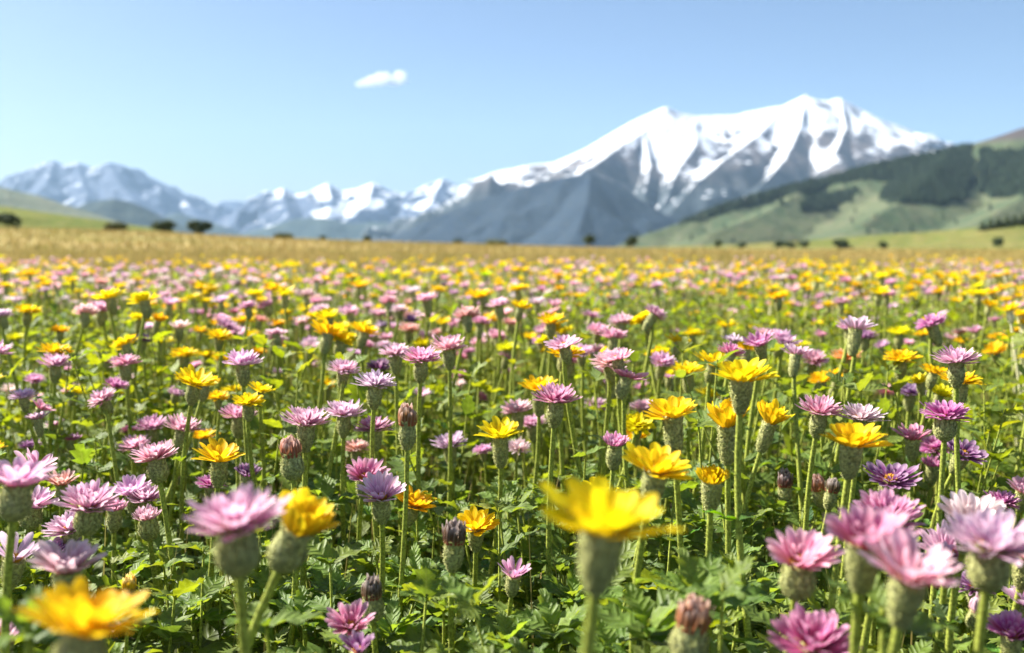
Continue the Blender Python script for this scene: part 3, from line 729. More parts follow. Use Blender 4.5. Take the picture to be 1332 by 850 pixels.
for (x, y, z, isy, px, py, wpx) in single:
    colour = (['yellow', 'gold'][int(fr.random() < .06)]) if isy else PW[fr.choice(8, p=PP)]
    c = petal_colour(colour, fr)
    kind = 'yellow_daisy' if isy else 'pink_aster'
    s = z / .375
    rot = Matrix.Translation((x, y, 0)) @ Matrix.Rotation(R(fr.normal(2, 7)), 4, 'Y') @ Matrix.Rotation(R(fr.normal(0, 7)), 4, 'X') @ Matrix.Rotation(fr.random() * 6.28, 4, 'Z') @ Matrix.Scale(s, 4)
    if wpx > 30:
        src = protos[isy][fr.integers(len(protos[isy]))]
        if src.name in used:
            r2 = src.copy(); COL.objects.link(r2)
            kids = []
            for ch in src.children:
                cc = ch.copy(); COL.objects.link(cc); cc.parent = r2; kids.append(cc)
        else:
            r2 = src; used.add(src.name); kids = list(src.children)
        hs = fr.uniform(.70, .98); tip = Matrix.Rotation(R(fr.normal(0, 11)), 4, 'X') @ Matrix.Rotation(R(fr.normal(0, 11)), 4, 'Y')
        for ch in kids:
            if ch.name.startswith('petals'): ch.color = c
            if ch.name.split('.')[0] in ('petals', 'flower_centre', 'calyx'): ch.matrix_basis = Matrix.Translation(ch.location) @ tip @ Matrix.Scale(hs, 4)
    else:
        k = fr.integers(len(farp[isy])); r2 = link(kind, farp[isy][k]); r2.color = c
    r2.matrix_world = rot; r2.matrix_basis = rot
    r2['category'] = 'daisy' if isy else 'aster'
    r2['group'] = 'yellow daisies in the meadow' if isy else 'pink and lilac asters in the meadow'
    FOLK.append(dict(x=px, y=py, w=wpx, kind=kind, short=None, root=r2, z=z, d=y, colour=colour, fill=True))
for b in (True, False):
    for p in protos[b]:
        if p.name not in used:
            for ch in list(p.children): bpy.data.objects.remove(ch)
            bpy.data.objects.remove(p)

for isy, mp, nm in ((True, MYEL_S, 'yellow_flowers'), (False, MPINK_S, 'pink_flowers')):
    g = Geo(); A = [m for m in mass if m[3] == isy]
    A = np.array([(m[0], m[1], m[2]) for m in A])
    for lod, sel in ((1, A[:, 1] < 4.5), (2, A[:, 1] >= 4.5)):
        B = A[sel]; kk = fr.integers(0, 2, len(B))
        for k in range(2):
            C = B[kk == k]
            if not len(C): continue
            tpl = far_proto(isy, k, pr, lod)
            M = zrot(fr.random(len(C)) * 6.28); s = C[:, 2] / .375
            M = np.array([lean(fr.normal(0, 6), fr.normal(0, 6)) for _ in C]) @ M * s[:, None, None]
            names = ['yellow', 'yellow', 'yellow']
            cols = np.array([petal_colour('yellow' if isy else PW[fr.choice(8, p=PM)], fr)[:3] for _ in C])
            g.scatter(tpl, M, np.stack([C[:, 0], C[:, 1], 0 * C[:, 0]], -1), cols)
    V, Q, T, MQ, MT, P, Cc = g.arrays()
    link(nm, g.mesh(nm, [mp, MCAL, MSTEM]), None, 'mass of small blurred yellow flowers filling the far rows' if isy else 'mass of small blurred pink and lilac flowers filling the far rows', 'flowers', None, 'stuff')
MASS_PX = [(m[4], m[5], 'yellow_daisy' if m[3] else 'pink_aster') for m in mass]

# ------------------------------------------------------------------ leafy undergrowth
ug = np.random.default_rng(8)
def plants(a, b, spacing, hmean, hsd, nodes, templates, size, stems=True, bright=0.0):
    """Leafy stems with paired leaves; returns one Geo."""
    hw = .56
    xs = np.arange(-b * hw - .2, b * hw + .2, spacing); ys = np.arange(a, b, spacing)
    X, Y = [q.ravel() for q in np.meshgrid(xs, ys)]
    X = X + ug.uniform(-.5, .5, len(X)) * spacing; Y = Y + ug.uniform(-.5, .5, len(Y)) * spacing
    k = (np.abs(X) < Y * hw + .18); X, Y = X[k], Y[k]
    n = len(X)
    dens = fbm(X * 3.1 + 9, Y * 3.1 + 3, 3)
    k = ug.random(n) < sstep(.18, .5, dens) * .85 + .15; X, Y, dens = X[k], Y[k], dens[k]; n = len(X)
    h = np.clip(ug.normal(hmean, hsd, n) * (.75 + .5 * dens), .05, .40)
    lx, ly = ug.normal(0, .16, n), ug.normal(0, .16, n)
    if b < 3:                                                         # leaves stay lower where a low flower stands just behind
        qx, qy, qd = project(np.stack([X + lx * h, Y + ly * h, h], -1))
        for f in FOLK:
            if f['y'] < 540 or f.get('fill') or f['d'] > 2: continue
            near = (qd < f['d'] + .02) & (np.abs(qx - f['x']) < .55 * f['w'] + 24) & (qy < f['y'] + 1.25 * f['w'] + 22)
            lim = CAMZ - qd * ((f['y'] + 1.25 * f['w'] + 22 - YH) / F)
            h = np.where(near, np.clip(np.minimum(h, lim), .03, None), h)
    hue = fbm(X * 2.2 + 70, Y * 2.2 + 20, 2)
    g = Geo(); L = []
    for q in range(nodes):
        f = (q + .9) / nodes
        for pair in range(2 if q < nodes - 1 else 3):
            az = ug.random(n) * .8 + q * 1.57 + pair * (3.14 if q < nodes - 1 else 2.09) + X * 50
            pit = ug.normal(.08 + .45 * f, .3, n)
            s = size * ug.uniform(.65, 1.25, n) * (1.05 - .45 * f ** 2)
            loc = np.stack([X + lx * h * f, Y + ly * h * f, h * f], -1)
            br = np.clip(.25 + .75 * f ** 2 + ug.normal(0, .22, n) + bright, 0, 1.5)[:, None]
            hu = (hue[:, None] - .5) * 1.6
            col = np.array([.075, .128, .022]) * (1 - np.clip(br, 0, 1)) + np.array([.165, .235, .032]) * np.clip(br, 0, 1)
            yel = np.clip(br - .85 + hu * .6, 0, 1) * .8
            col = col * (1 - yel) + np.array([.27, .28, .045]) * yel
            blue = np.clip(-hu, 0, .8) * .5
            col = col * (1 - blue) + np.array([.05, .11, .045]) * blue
            L.append((az, pit, s, loc, col))
    az, pit, s = (np.concatenate([l[i] for l in L]) for i in range(3))
    loc, col = (np.concatenate([l[i] for l in L]) for i in (3, 4))
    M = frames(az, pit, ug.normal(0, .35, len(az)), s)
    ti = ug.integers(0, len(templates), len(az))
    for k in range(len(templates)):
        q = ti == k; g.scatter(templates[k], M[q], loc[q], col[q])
    if stems:
        st = Geo(); lathe(st, [(.0017, 0), (.0012, 1)], 4, m=1, kind=0)
        Ms = np.zeros((n, 3, 3)); Ms[:, 0, 0] = Ms[:, 1, 1] = 1; Ms[:, 2, 2] = h; Ms[:, 0, 2], Ms[:, 1, 2] = lx * h, ly * h
        g.scatter(st, Ms, np.stack([X, Y, 0 * X], -1))
    return g
u1 = plants(.62, 1.25, .058, .235, .05, 6, LEAF_HI[:4], 1.22)
u1.merge(plants(1.25, 2.1, .066, .305, .05, 6, LEAF_MID, 1.15, bright=.1))
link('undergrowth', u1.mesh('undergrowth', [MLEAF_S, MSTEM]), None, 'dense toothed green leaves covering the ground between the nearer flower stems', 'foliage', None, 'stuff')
u2 = plants(2.1, 4.2, .08, .31, .045, 4, LEAF_LO, 1.15, bright=.02)
u2.merge(plants(4.2, 9, .16, .30, .05, 4, LEAF_LO, 1.9, stems=False, bright=.08))
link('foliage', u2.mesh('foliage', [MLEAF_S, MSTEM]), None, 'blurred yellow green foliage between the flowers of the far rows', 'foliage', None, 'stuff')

# grass: thin blades among the flowers, golden and dry beyond them
blade = Geo().add([[-.5, 0, 0], [.5, 0, 0], [-.34, 0, .5], [.34, 0, .5], [.12, .12, 1.0]], Q=[(0, 1, 3, 2)], T=[(2, 3, 4)], pc=(0, 0, 0))
def grass(a, b, n, wd, hm, gold, hw=.58):
    g = Geo()
    d = np.sqrt(ug.uniform(a * a, b * b, n)); X = d * ug.uniform(-hw, hw, n) + ug.normal(0, .05, n)
    h = hm * ug.uniform(.5, 1.25, n)
    th = ug.random(n) * 6.28; wv = wd * ug.uniform(.6, 1.5, n)
    M = zrot(th); M = M * np.stack([wv, h, h], -1)[:, None, :]
    gr, go = np.array([.20, .23, .045]), np.array([.42, .315, .12])
    patch = fbm(X * .25 + 30, d * .12 + 8, 3)
    f = np.clip(gold + (patch - .5) * 1.2 + ug.normal(0, .2, n), 0, 1)[:, None]
    col = (gr * (1 - f) + go * f) * ug.uniform(.7, 1.25, n)[:, None]
    return g.scatter(blade, M, np.stack([X, d, ground_z(X, d)], -1), col)
# ------------------------------------------------------------------ ground and relief
EDGE_X = [-400, 0, 100, 200, 330, 450, 600, 700, 800, 1000, 1332, 1800]
EDGE_Y = [294, 298, 300, 303, 310, 314, 318, 320, 321, 322, 322, 322]
def edge_slope(u):
    return (YH - np.interp(W0 / 2 + F * u, EDGE_X, EDGE_Y)) / F
def ground_z(x, y):
    x, y = np.asarray(x, float), np.asarray(y, float)
    r = np.hypot(x, y); u = np.where(y > 1, x / np.maximum(y, 1), 0)
    yy = np.clip(y, 0, 160)
    z = (CAMZ * sstep(60, 150, yy) * (np.interp(W0 / 2 + F * np.clip(u, -1, 1), [0, 600, 900], [1, .8, 0])) + yy * edge_slope(np.clip(u, -1.2, 1.2))) * sstep(18, 150, yy)
    return z * (1 - sstep(180, 420, r))

def sheet_polar(name, rads, nth, mat):
    th = np.linspace(0, 2 * math.pi, nth, endpoint=False)
    Rr, Th = np.meshgrid(rads, th, indexing='ij')
    X, Y = Rr * np.sin(Th), Rr * np.cos(Th)
    Z = ground_z(X, Y) + np.where((Rr > .4) & (Rr < 25), .02 * (fbm(X * 1.5, Y * 1.5, 3) - .5), 0)
    g = Geo(); k = len(rads)
    i, j = np.meshgrid(np.arange(k - 1), np.arange(nth), indexing='ij')
    a, b = (i * nth + j).ravel(), (i * nth + (j + 1) % nth).ravel()
    V = np.vstack([np.stack([X, Y, Z], -1).reshape(-1, 3), [[0, 0, 0]]]); c = k * nth
    g.add(V, np.stack([b, a, a + nth, b + nth], -1), [(q, (q + 1) % nth, c) for q in range(nth)])
    return link(name, g.mesh(name, mat), None, 'meadow ground, dark soil under the leaves turning to dry golden grassland', 'ground', None, 'structure')

n = N('ground'); p = n.pos(); xyz = n.sep(p)
dist = n.node('VectorMath', operation='LENGTH'); n.t.links.new(p, dist.inputs[0]); dist = dist.outputs['Value']
no = n.noise(9, 5, p); nb = n.noise(.06, 5, p); ns = n.noise(1.3, 5, p)
soil = n.mix(n.map(no, .35, .65), (.022, .020, .010), (.045, .052, .018))
mossy = n.mix(n.map(ns, .35, .65), (.07, .085, .022), (.15, .14, .045))
gold = n.mix(n.map(ns, .3, .7), (.30, .23, .085), (.41, .31, .13))
gold = n.mix(n.map(nb, .42, .66), gold, (.22, .21, .06))
past = n.mix(n.map(n.noise(.006, 4, p), .4, .6), (.16, .20, .08), (.26, .25, .11))
c = n.mix(n.map(dist, 2.0, 6.0), soil, mossy)
c = n.mix(n.map(dist, 9, 22), c, gold)
c = n.mix(n.map(dist, 190, 420), c, past)
MGROUND = n.done(n.pbr(c, .95, .05))
rads = np.concatenate([np.linspace(.4, 12, 40), np.geomspace(12.6, 420, 70), np.geomspace(470, 13500, 14)])
sheet_polar('ground', rads, 256, MGROUND)

g1 = grass(.9, 3.0, 1000, .0028, .26, .2)
g1.merge(grass(3, 8, 9000, .006, .34, .35)); g1.merge(grass(8, 22, 20000, .016, .36, .7))
link('grass', g1.mesh('grass', MTINT), None, 'thin grass blades standing between the flowers', 'grass', None, 'stuff')
g2 = grass(20, 60, 26000, .05, .32, .85); g2.merge(grass(60, 165, 22000, .16, .35, .9))
link('dry_grass', g2.mesh('dry_grass', MTINT), None, 'dry golden grass stretching from the last flowers to the field edge', 'grass', None, 'stuff')

def relief(name, ridges, xr, yr, nx, ny, mat, label, cat, amp=30, scale=1 / 300., zmin=-1.0, seed=0, rough=1.0, power=1.0, crest=.12, kind='structure'):
    """A height field under ridge lines: each ridge is (slope, [(px, py, distance) ...])."""
    X, Y = np.meshgrid(np.linspace(*xr, nx), np.linspace(*yr, ny)); Z = np.full(X.shape, -1e4); D = np.full(X.shape, 1e6)
    for sl, pts in ridges:
        W = np.array([at_y(*q) for q in pts])
        for A, B in zip(W[:-1], W[1:]):
            ab = (B - A)[:2]; L2 = max(ab @ ab, 1e-6)
            t = np.clip(((X - A[0]) * ab[0] + (Y - A[1]) * ab[1]) / L2, 0, 1)
            d = np.hypot(X - A[0] - t * ab[0], Y - A[1] - t * ab[1])
            h = A[2] + t * (B[2] - A[2])
            z = h - sl * d ** power * (1 if power == 1 else (abs(h) + 1) ** (1 - power))
            Z = np.maximum(Z, z); D = np.minimum(D, d)
    away = np.clip(D * scale * 1.5, crest, 1)
    wx, wy = X + 90 * (fbm(X * scale * 1.3 + 5, Y * scale * 1.3, 3) - .5) / (scale * 300), Y
    Z = Z + amp * away * ((ridged(wx * scale + seed, wy * scale + seed * 1.7, 5) - .55) * 2 * rough + (fbm(X * scale * 3 + seed, Y * scale * 3, 3) - .5))
    Z = np.maximum(Z, zmin)
    g = Geo(); i, j = np.meshgrid(np.arange(ny - 1), np.arange(nx - 1), indexing='ij'); a = (i * nx + j).ravel()
    q = np.stack([a, a + 1, a + nx + 1, a + nx], -1)
    q = q[(Z.ravel()[q] > zmin + 1e-6).any(1)]
    g.add(np.stack([X, Y, Z], -1).reshape(-1, 3), q)
    return link(name, g.mesh(name, mat), None, label, cat, None, kind), (lambda x, y: None), (X, Y, Z)

def rock_snow(name, z0, z1, snow_slope, rock1, rock2, sc, veg=None, vegz=(0, 1), wob=1.0, aspect=.25, fields=()):
    n = N(name); p = n.pos(); z = n.sep(p)[2]
    nn = n.node('NewGeometry').outputs['Normal']; nz = n.sep(nn)
    big = n.noise(sc * .5, 5, p, .6); fine = n.noise(sc * 3, 6, p, .65)
    rock = n.mix(n.map(fine, .35, .65), rock1, rock2)
    if veg is not None:
        zz = n.math('ADD', z, n.math('MULTIPLY', n.math('SUBTRACT', big, .5), (vegz[1] - vegz[0]) * 1.2))
        rock = n.mix(n.map(zz, vegz[0], vegz[1], 1.0, 0.0), rock, n.mix(fine, veg, tuple(1.8 * q for q in veg)))
    h = n.map(z, z0, z1, 0, 1, False)
    f = n.math('ADD', h, n.math('MULTIPLY', n.math('SUBTRACT', big, .5), 1.7 * wob))
    f = n.math('ADD', f, n.math('MULTIPLY', n.math('SUBTRACT', fine, .5), 1.3 * wob))
    f = n.math('ADD', f, n.math('MULTIPLY', n.math('SUBTRACT', nz[2], snow_slope), 2.6))
    f = n.math('SUBTRACT', f, n.math('MULTIPLY', nz[0], aspect))
    f = n.math('ADD', f, n.math('MULTIPLY', n.math('SUBTRACT', n.noise(sc * 11, 4, p, .6), .5), 1.1 * wob))
    f = n.math('SUBTRACT', f, n.math('MULTIPLY', n.math('SUBTRACT', 0.0, nz[1]), .15))
    for (px, py, D, rx, rz) in fields:                              # old snowfields lying in the hollows
        q = at_y(px, py, D); k = D / F; xs = n.sep(p)
        dx = n.math('DIVIDE', n.math('SUBTRACT', xs[0], float(q[0])), rx * k); dz = n.math('DIVIDE', n.math('SUBTRACT', xs[2], float(q[2])), rz * k)
        dd = n.math('ADD', n.math('ADD', n.math('MULTIPLY', dx, dx), n.math('MULTIPLY', dz, dz)), n.math('MULTIPLY', n.math('SUBTRACT', fine, .5), 2.2))
        f = n.math('MAXIMUM', f, n.map(dd, .7, 1.2, 1.0, 0.0))
    c = n.mix(n.map(f, .45, .55), rock, (.66, .69, .74))
    bmp = n.bump(n.math('ADD', big, n.math('MULTIPLY', fine, .5)), .7, .12 / sc)
    return n.done(n.pbr(c, .8, .1, bmp))

M_MAIN = rock_snow('snowy_mountain', 250, 730, .80, (.085, .085, .10), (.20, .165, .155), 1 / 260., aspect=.5, veg=(.028, .038, .045), vegz=(230, 520))
M_FAR = rock_snow('far_mountains', 620, 1500, .84, (.035, .06, .115), (.07, .095, .15), 1 / 420., aspect=.8)  # rock colours carry part of the blue of the hazy distance
M_MID = rock_snow('snowy_ridge', 330, 860, .83, (.035, .06, .115), (.07, .095, .15), 1 / 330., aspect=.6, fields=[(438, 279, 9000, 28, 8), (478, 267, 9200, 30, 8), (548, 268, 9000, 24, 7), (604, 247, 9400, 22, 7), (650, 233, 9400, 40, 8), (692, 222, 9500, 25, 7)])  # same haze blue put into the rock colours
def hill_mat(name, c1, c2, c3, sc, rough=.95, top=None):
    n = N(name); p = n.pos(); a = n.noise(sc, 5, p, .6); b = n.noise(sc * 7, 5, p, .65)
    c = n.mix(n.map(a, .38, .62), c1, c2); c = n.mix(n.map(b, .45, .75), c, c3)
    if top: c = n.mix(n.map(n.sep(p)[2], top[0], top[1]), c, top[2])
    return n.done(n.pbr(c, rough, .05, n.bump(b, .6, .08 / sc)))
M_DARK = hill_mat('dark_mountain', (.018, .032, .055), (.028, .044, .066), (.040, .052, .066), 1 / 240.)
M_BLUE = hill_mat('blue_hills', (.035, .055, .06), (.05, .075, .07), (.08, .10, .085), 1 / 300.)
M_SLOPE = hill_mat('hillside', (.060, .090, .048), (.098, .118, .062), (.14, .132, .085), 1 / 110., top=(188, 206, (.075, .065, .065)))
M_GREEN = hill_mat('green_hill', (.095, .125, .025), (.135, .155, .035), (.20, .18, .06), 1 / 26.)
M_GOLDH = hill_mat('grassy_hill', (.17, .16, .05), (.115, .14, .035), (.23, .19, .075), 1 / 38.)

D1 = 6000
main = [(.62, [(560, 275, D1 + 300), (612, 246, D1 + 150), (655, 226, D1), (690, 214, D1), (722, 211, D1), (760, 195, D1), (800, 172, D1), (840, 150, D1), (866, 139, D1), (888, 148, D1), (905, 151, D1), (960, 149, D1), (1020, 138, D1), (1048, 124, D1), (1062, 130, D1 + 30), (1078, 131, D1 + 60), (1092, 127, D1 + 60), (1112, 138, D1 + 60), (1135, 152, D1 + 120), (1165, 162, D1 + 200), (1200, 175, D1 + 260), (1240, 189, D1 + 300), (1330, 225, D1 + 500)]),
        (.80, [(866, 139, D1), (838, 170, D1 - 260), (805, 190, D1 - 560), (770, 215, D1 - 900), (735, 240, D1 - 1200)]),
        (.85, [(838, 170, D1 - 260), (845, 215, D1 - 700), (838, 255, D1 - 1100), (852, 285, D1 - 1350)]),
        (.80, [(905, 151, D1), (905, 185, D1 - 420), (880, 222, D1 - 800), (865, 262, D1 - 1150)]),
        (.75, [(1020, 138, D1), (985, 175, D1 - 420), (945, 205, D1 - 800), (905, 238, D1 - 1100), (862, 288, D1 - 1450)]),
        (.85, [(1048, 124, D1), (1040, 165, D1 - 420), (1022, 205, D1 - 800), (985, 245, D1 - 1150)]),
        (.85, [(1092, 127, D1 + 60), (1100, 165, D1 - 380), (1085, 200, D1 - 760)]),
        (.85, [(1135, 152, D1 + 120), (1150, 185, D1 - 240), (1130, 215, D1 - 600)])]
relief('snowy_mountain', main, (-900, 4200), (4300, 7400), 420, 260, M_MAIN, 'great snow covered mountain with a broken summit ridge and grey rock spurs', 'mountain', amp=165, scale=1 / 500., seed=3, crest=.05)
dark = [(.62, [(480, 322, 4300), (520, 303, 4250), (560, 286, 4200), (620, 262, 4200), (680, 244, 4200), (735, 230, 4200), (768, 225, 4200), (795, 236, 4200), (820, 262, 4200), (846, 296, 4150), (858, 322, 4100)]),
        (.62, [(768, 225, 4200), (764, 262, 3850), (752, 300, 3600)])]
relief('dark_mountain', dark, (-900, 1100), (3300, 4900), 220, 170, M_DARK, 'dark forested mountain with a pointed top in front of the snowy mountain', 'mountain', amp=75, scale=1 / 420., seed=8, crest=.08, rough=.5)
D2 = 10800
far = [(.55, [(-160, 262, D2), (-60, 246, D2), (0, 238, D2), (40, 225, D2), (70, 208, D2), (84, 218, D2), (100, 211, D2), (114, 223, D2), (140, 210, D2), (156, 213, D2), (172, 222, D2), (200, 232, D2), (232, 250, D2), (268, 270, D2), (300, 288, D2), (330, 305, D2 - 300)]),
       (.6, [(70, 208, D2), (60, 240, D2 - 700), (30, 270, D2 - 1400)]), (.6, [(140, 210, D2), (160, 245, D2 - 700), (190, 275, D2 - 1400)]), (.6, [(100, 211, D2), (112, 250, D2 - 800), (110, 280, D2 - 1400)]),
       (.6, [(232, 250, D2), (260, 285, D2 - 900)])]
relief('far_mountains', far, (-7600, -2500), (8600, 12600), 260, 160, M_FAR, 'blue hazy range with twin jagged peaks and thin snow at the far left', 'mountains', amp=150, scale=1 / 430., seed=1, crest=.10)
D3 = 9600
midr = [(.55, [(300, 300, D3), (330, 272, D3), (350, 254, D3), (366, 244, D3), (384, 253, D3), (402, 250, D3), (425, 239, D3), (442, 250, D3), (462, 246, D3), (485, 238, D3), (504, 247, D3), (530, 254, D3), (552, 243, D3), (576, 234, D3), (600, 243, D3), (640, 225, D3), (680, 216, D3), (720, 235, D3)]),
        (.6, [(425, 239, D3), (432, 265, D3 - 700), (420, 290, D3 - 1300)]), (.6, [(485, 238, D3), (480, 262, D3 - 600), (450, 288, D3 - 1300)]), (.6, [(576, 234, D3), (560, 262, D3 - 700), (540, 290, D3 - 1300)]), (.6, [(366, 244, D3), (375, 280, D3 - 900)])]
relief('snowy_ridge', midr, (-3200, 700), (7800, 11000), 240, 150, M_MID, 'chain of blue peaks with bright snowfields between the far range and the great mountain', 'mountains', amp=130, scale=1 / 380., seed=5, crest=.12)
relief('pale_peaks', [(.5, [(220, 300, 12600), (262, 274, 12600), (290, 262, 12600), (312, 262, 12600), (335, 268, 12600), (380, 290, 12600)])], (-4800, -1800), (11200, 13300), 120, 70, M_FAR, 'very pale distant peaks in the gap between two ranges', 'mountains', amp=110, scale=1 / 700., seed=2)
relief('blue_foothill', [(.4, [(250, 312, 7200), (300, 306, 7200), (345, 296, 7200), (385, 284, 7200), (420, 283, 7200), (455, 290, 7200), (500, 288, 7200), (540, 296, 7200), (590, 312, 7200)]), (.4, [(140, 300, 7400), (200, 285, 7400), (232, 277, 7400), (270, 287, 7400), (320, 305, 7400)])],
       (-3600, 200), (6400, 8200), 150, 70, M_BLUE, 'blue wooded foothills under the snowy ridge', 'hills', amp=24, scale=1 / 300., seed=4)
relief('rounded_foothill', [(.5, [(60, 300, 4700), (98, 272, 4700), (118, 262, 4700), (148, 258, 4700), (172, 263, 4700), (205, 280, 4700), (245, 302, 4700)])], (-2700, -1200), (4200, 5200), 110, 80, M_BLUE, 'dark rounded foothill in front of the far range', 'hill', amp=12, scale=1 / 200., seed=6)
relief('pale_slope', [(.35, [(-220, 232, 2900), (-90, 236, 2900), (0, 243, 2900), (40, 252, 2900), (85, 266, 2900), (140, 288, 2900), (180, 308, 2900)])], (-2400, -900), (2100, 3700), 110, 90, hill_mat('pale_slope', (.10, .13, .09), (.15, .17, .11), (.20, .20, .14), 1 / 200.), 'grey green slope descending from the left edge', 'hill', amp=14, scale=1 / 260., seed=7)

# green hill at the left, grassy rise and forest slope at the right
_, _, GH = relief('green_hill', [(.16, [(-260, 245, 300), (-120, 256, 300), (0, 268, 300), (50, 275, 300), (110, 287, 300), (160, 295, 300), (215, 304, 300)])], (-330, -60), (200, 420), 110, 90, M_GREEN, 'smooth bright green hill rising at the left edge of the field', 'hill', amp=1.2, scale=1 / 30., seed=9)
_, _, GR = relief('grassy_hill', [(.14, [(780, 324, 420), (860, 321, 420), (960, 318, 420), (1060, 312, 420), (1140, 306, 420), (1200, 302, 420), (1270, 296, 420), (1332, 288, 420), (1460, 276, 420)]), (.2, [(800, 327, 300), (1000, 324, 260), (1332, 320, 240), (1500, 318, 240)])], (10, 330), (170, 560), 130, 120, M_GOLDH, 'low golden green rise along the right side of the field', 'hill', amp=1.0, scale=1 / 40., seed=10)
DS = 1900
slope = [(.42, [(800, 321, DS - 250), (850, 302, DS - 200), (905, 283, DS - 150), (960, 262, DS - 100), (1060, 236, DS), (1140, 215, DS), (1190, 205, DS), (1232, 196, DS), (1290, 180, DS), (1332, 166, DS), (1400, 150, DS), (1600, 170, DS)]),
         (.40, [(1060, 236, DS), (1000, 275, DS - 330), (920, 305, DS - 560)]), (.40, [(1240, 196, DS), (1195, 250, DS - 400), (1120, 290, DS - 650)]), (.40, [(1400, 150, DS), (1360, 240, DS - 450), (1280, 285, DS - 750)])]
_, _, HS = relief('hillside', slope, (150, 1500), (950, 2700), 240, 240, M_SLOPE, 'broad pasture slope with dark forest belts below the snowy mountain', 'hillside', amp=9, scale=1 / 150., seed=12, power=.94)

def height_on(G, x, y):
    X, Y, Z = G; xs, ys = X[0], Y[:, 0]
    fx = np.clip((x - xs[0]) / (xs[1] - xs[0]), 0, len(xs) - 1.001); fy = np.clip((y - ys[0]) / (ys[1] - ys[0]), 0, len(ys) - 1.001)
    i, j = fx.astype(int), fy.astype(int); a, b = fx - i, fy - j
    return (Z[j, i] * (1 - a) + Z[j, i + 1] * a) * (1 - b) + (Z[j + 1, i] * (1 - a) + Z[j + 1, i + 1] * a) * b

def in_poly(px, py, poly):
    c = np.zeros(px.shape, bool); q = poly[-1]
    for p in poly:
        with np.errstate(divide='ignore', invalid='ignore'):
            c ^= ((p[1] > py) != (q[1] > py)) & (px < (q[0] - p[0]) * (py - p[1]) / (q[1] - p[1]) + p[0])
        q = p
    return c
fo = np.random.default_rng(31)
conifer = Geo()
for k, (z, r) in enumerate(((.12, .30), (.38, .22), (.64, .14))): lathe(conifer, [(r, z), (.02, z + .36)], 6)
def wood(name, G, polys, n, hm, xr, yr, label):
    x, y = fo.uniform(*xr, n), fo.uniform(*yr, n); z = height_on(G, x, y)
    px, py, _ = project(np.stack([x, y, z], -1))
    jx, jy = (fbm(x / 45. + 3, y / 45., 3) - .5) * 22, (fbm(x / 45., y / 45. + 9, 3) - .5) * 12
    k = np.zeros(n, bool)
    for P in polys: k |= in_poly(px + jx, py + jy, P)
    k &= z > 2
    k |= (fo.random(n) < .003) & (z > 5) & (py > 215)
    x, y, z = x[k], y[k], z[k]; m = len(x); h = hm * fo.uniform(.6, 1.25, m)
    M = zrot(fo.random(m) * 6.28) * np.stack([h, h, h], -1)[:, None, :]
    col = np.array([.022, .042, .020]) * fo.uniform(.6, 1.6, m)[:, None]
    g = Geo().scatter(conifer, M, np.stack([x, y, z - 1], -1), col)
    link(name, g.mesh(name, MTINT), None, label, 'forest', None, 'stuff')
wood('forest', HS, [[(880, 294), (905, 282), (960, 260), (1060, 232), (1140, 210), (1232, 192), (1262, 192), (1268, 222), (1256, 258), (1222, 268), (1168, 266), (1143, 260), (1158, 238), (1120, 232), (1080, 240), (1050, 252), (1000, 264), (955, 276), (905, 288)],
                     [(1040, 274), (1046, 260), (1085, 254), (1112, 247), (1108, 264), (1075, 272)], [(1276, 194), (1345, 192), (1345, 256), (1276, 254), (1270, 230)]], 90000, 9.5, (200, 1450), (1150, 2050), 'dark conifer forest covering the upper part of the hillside in belts')

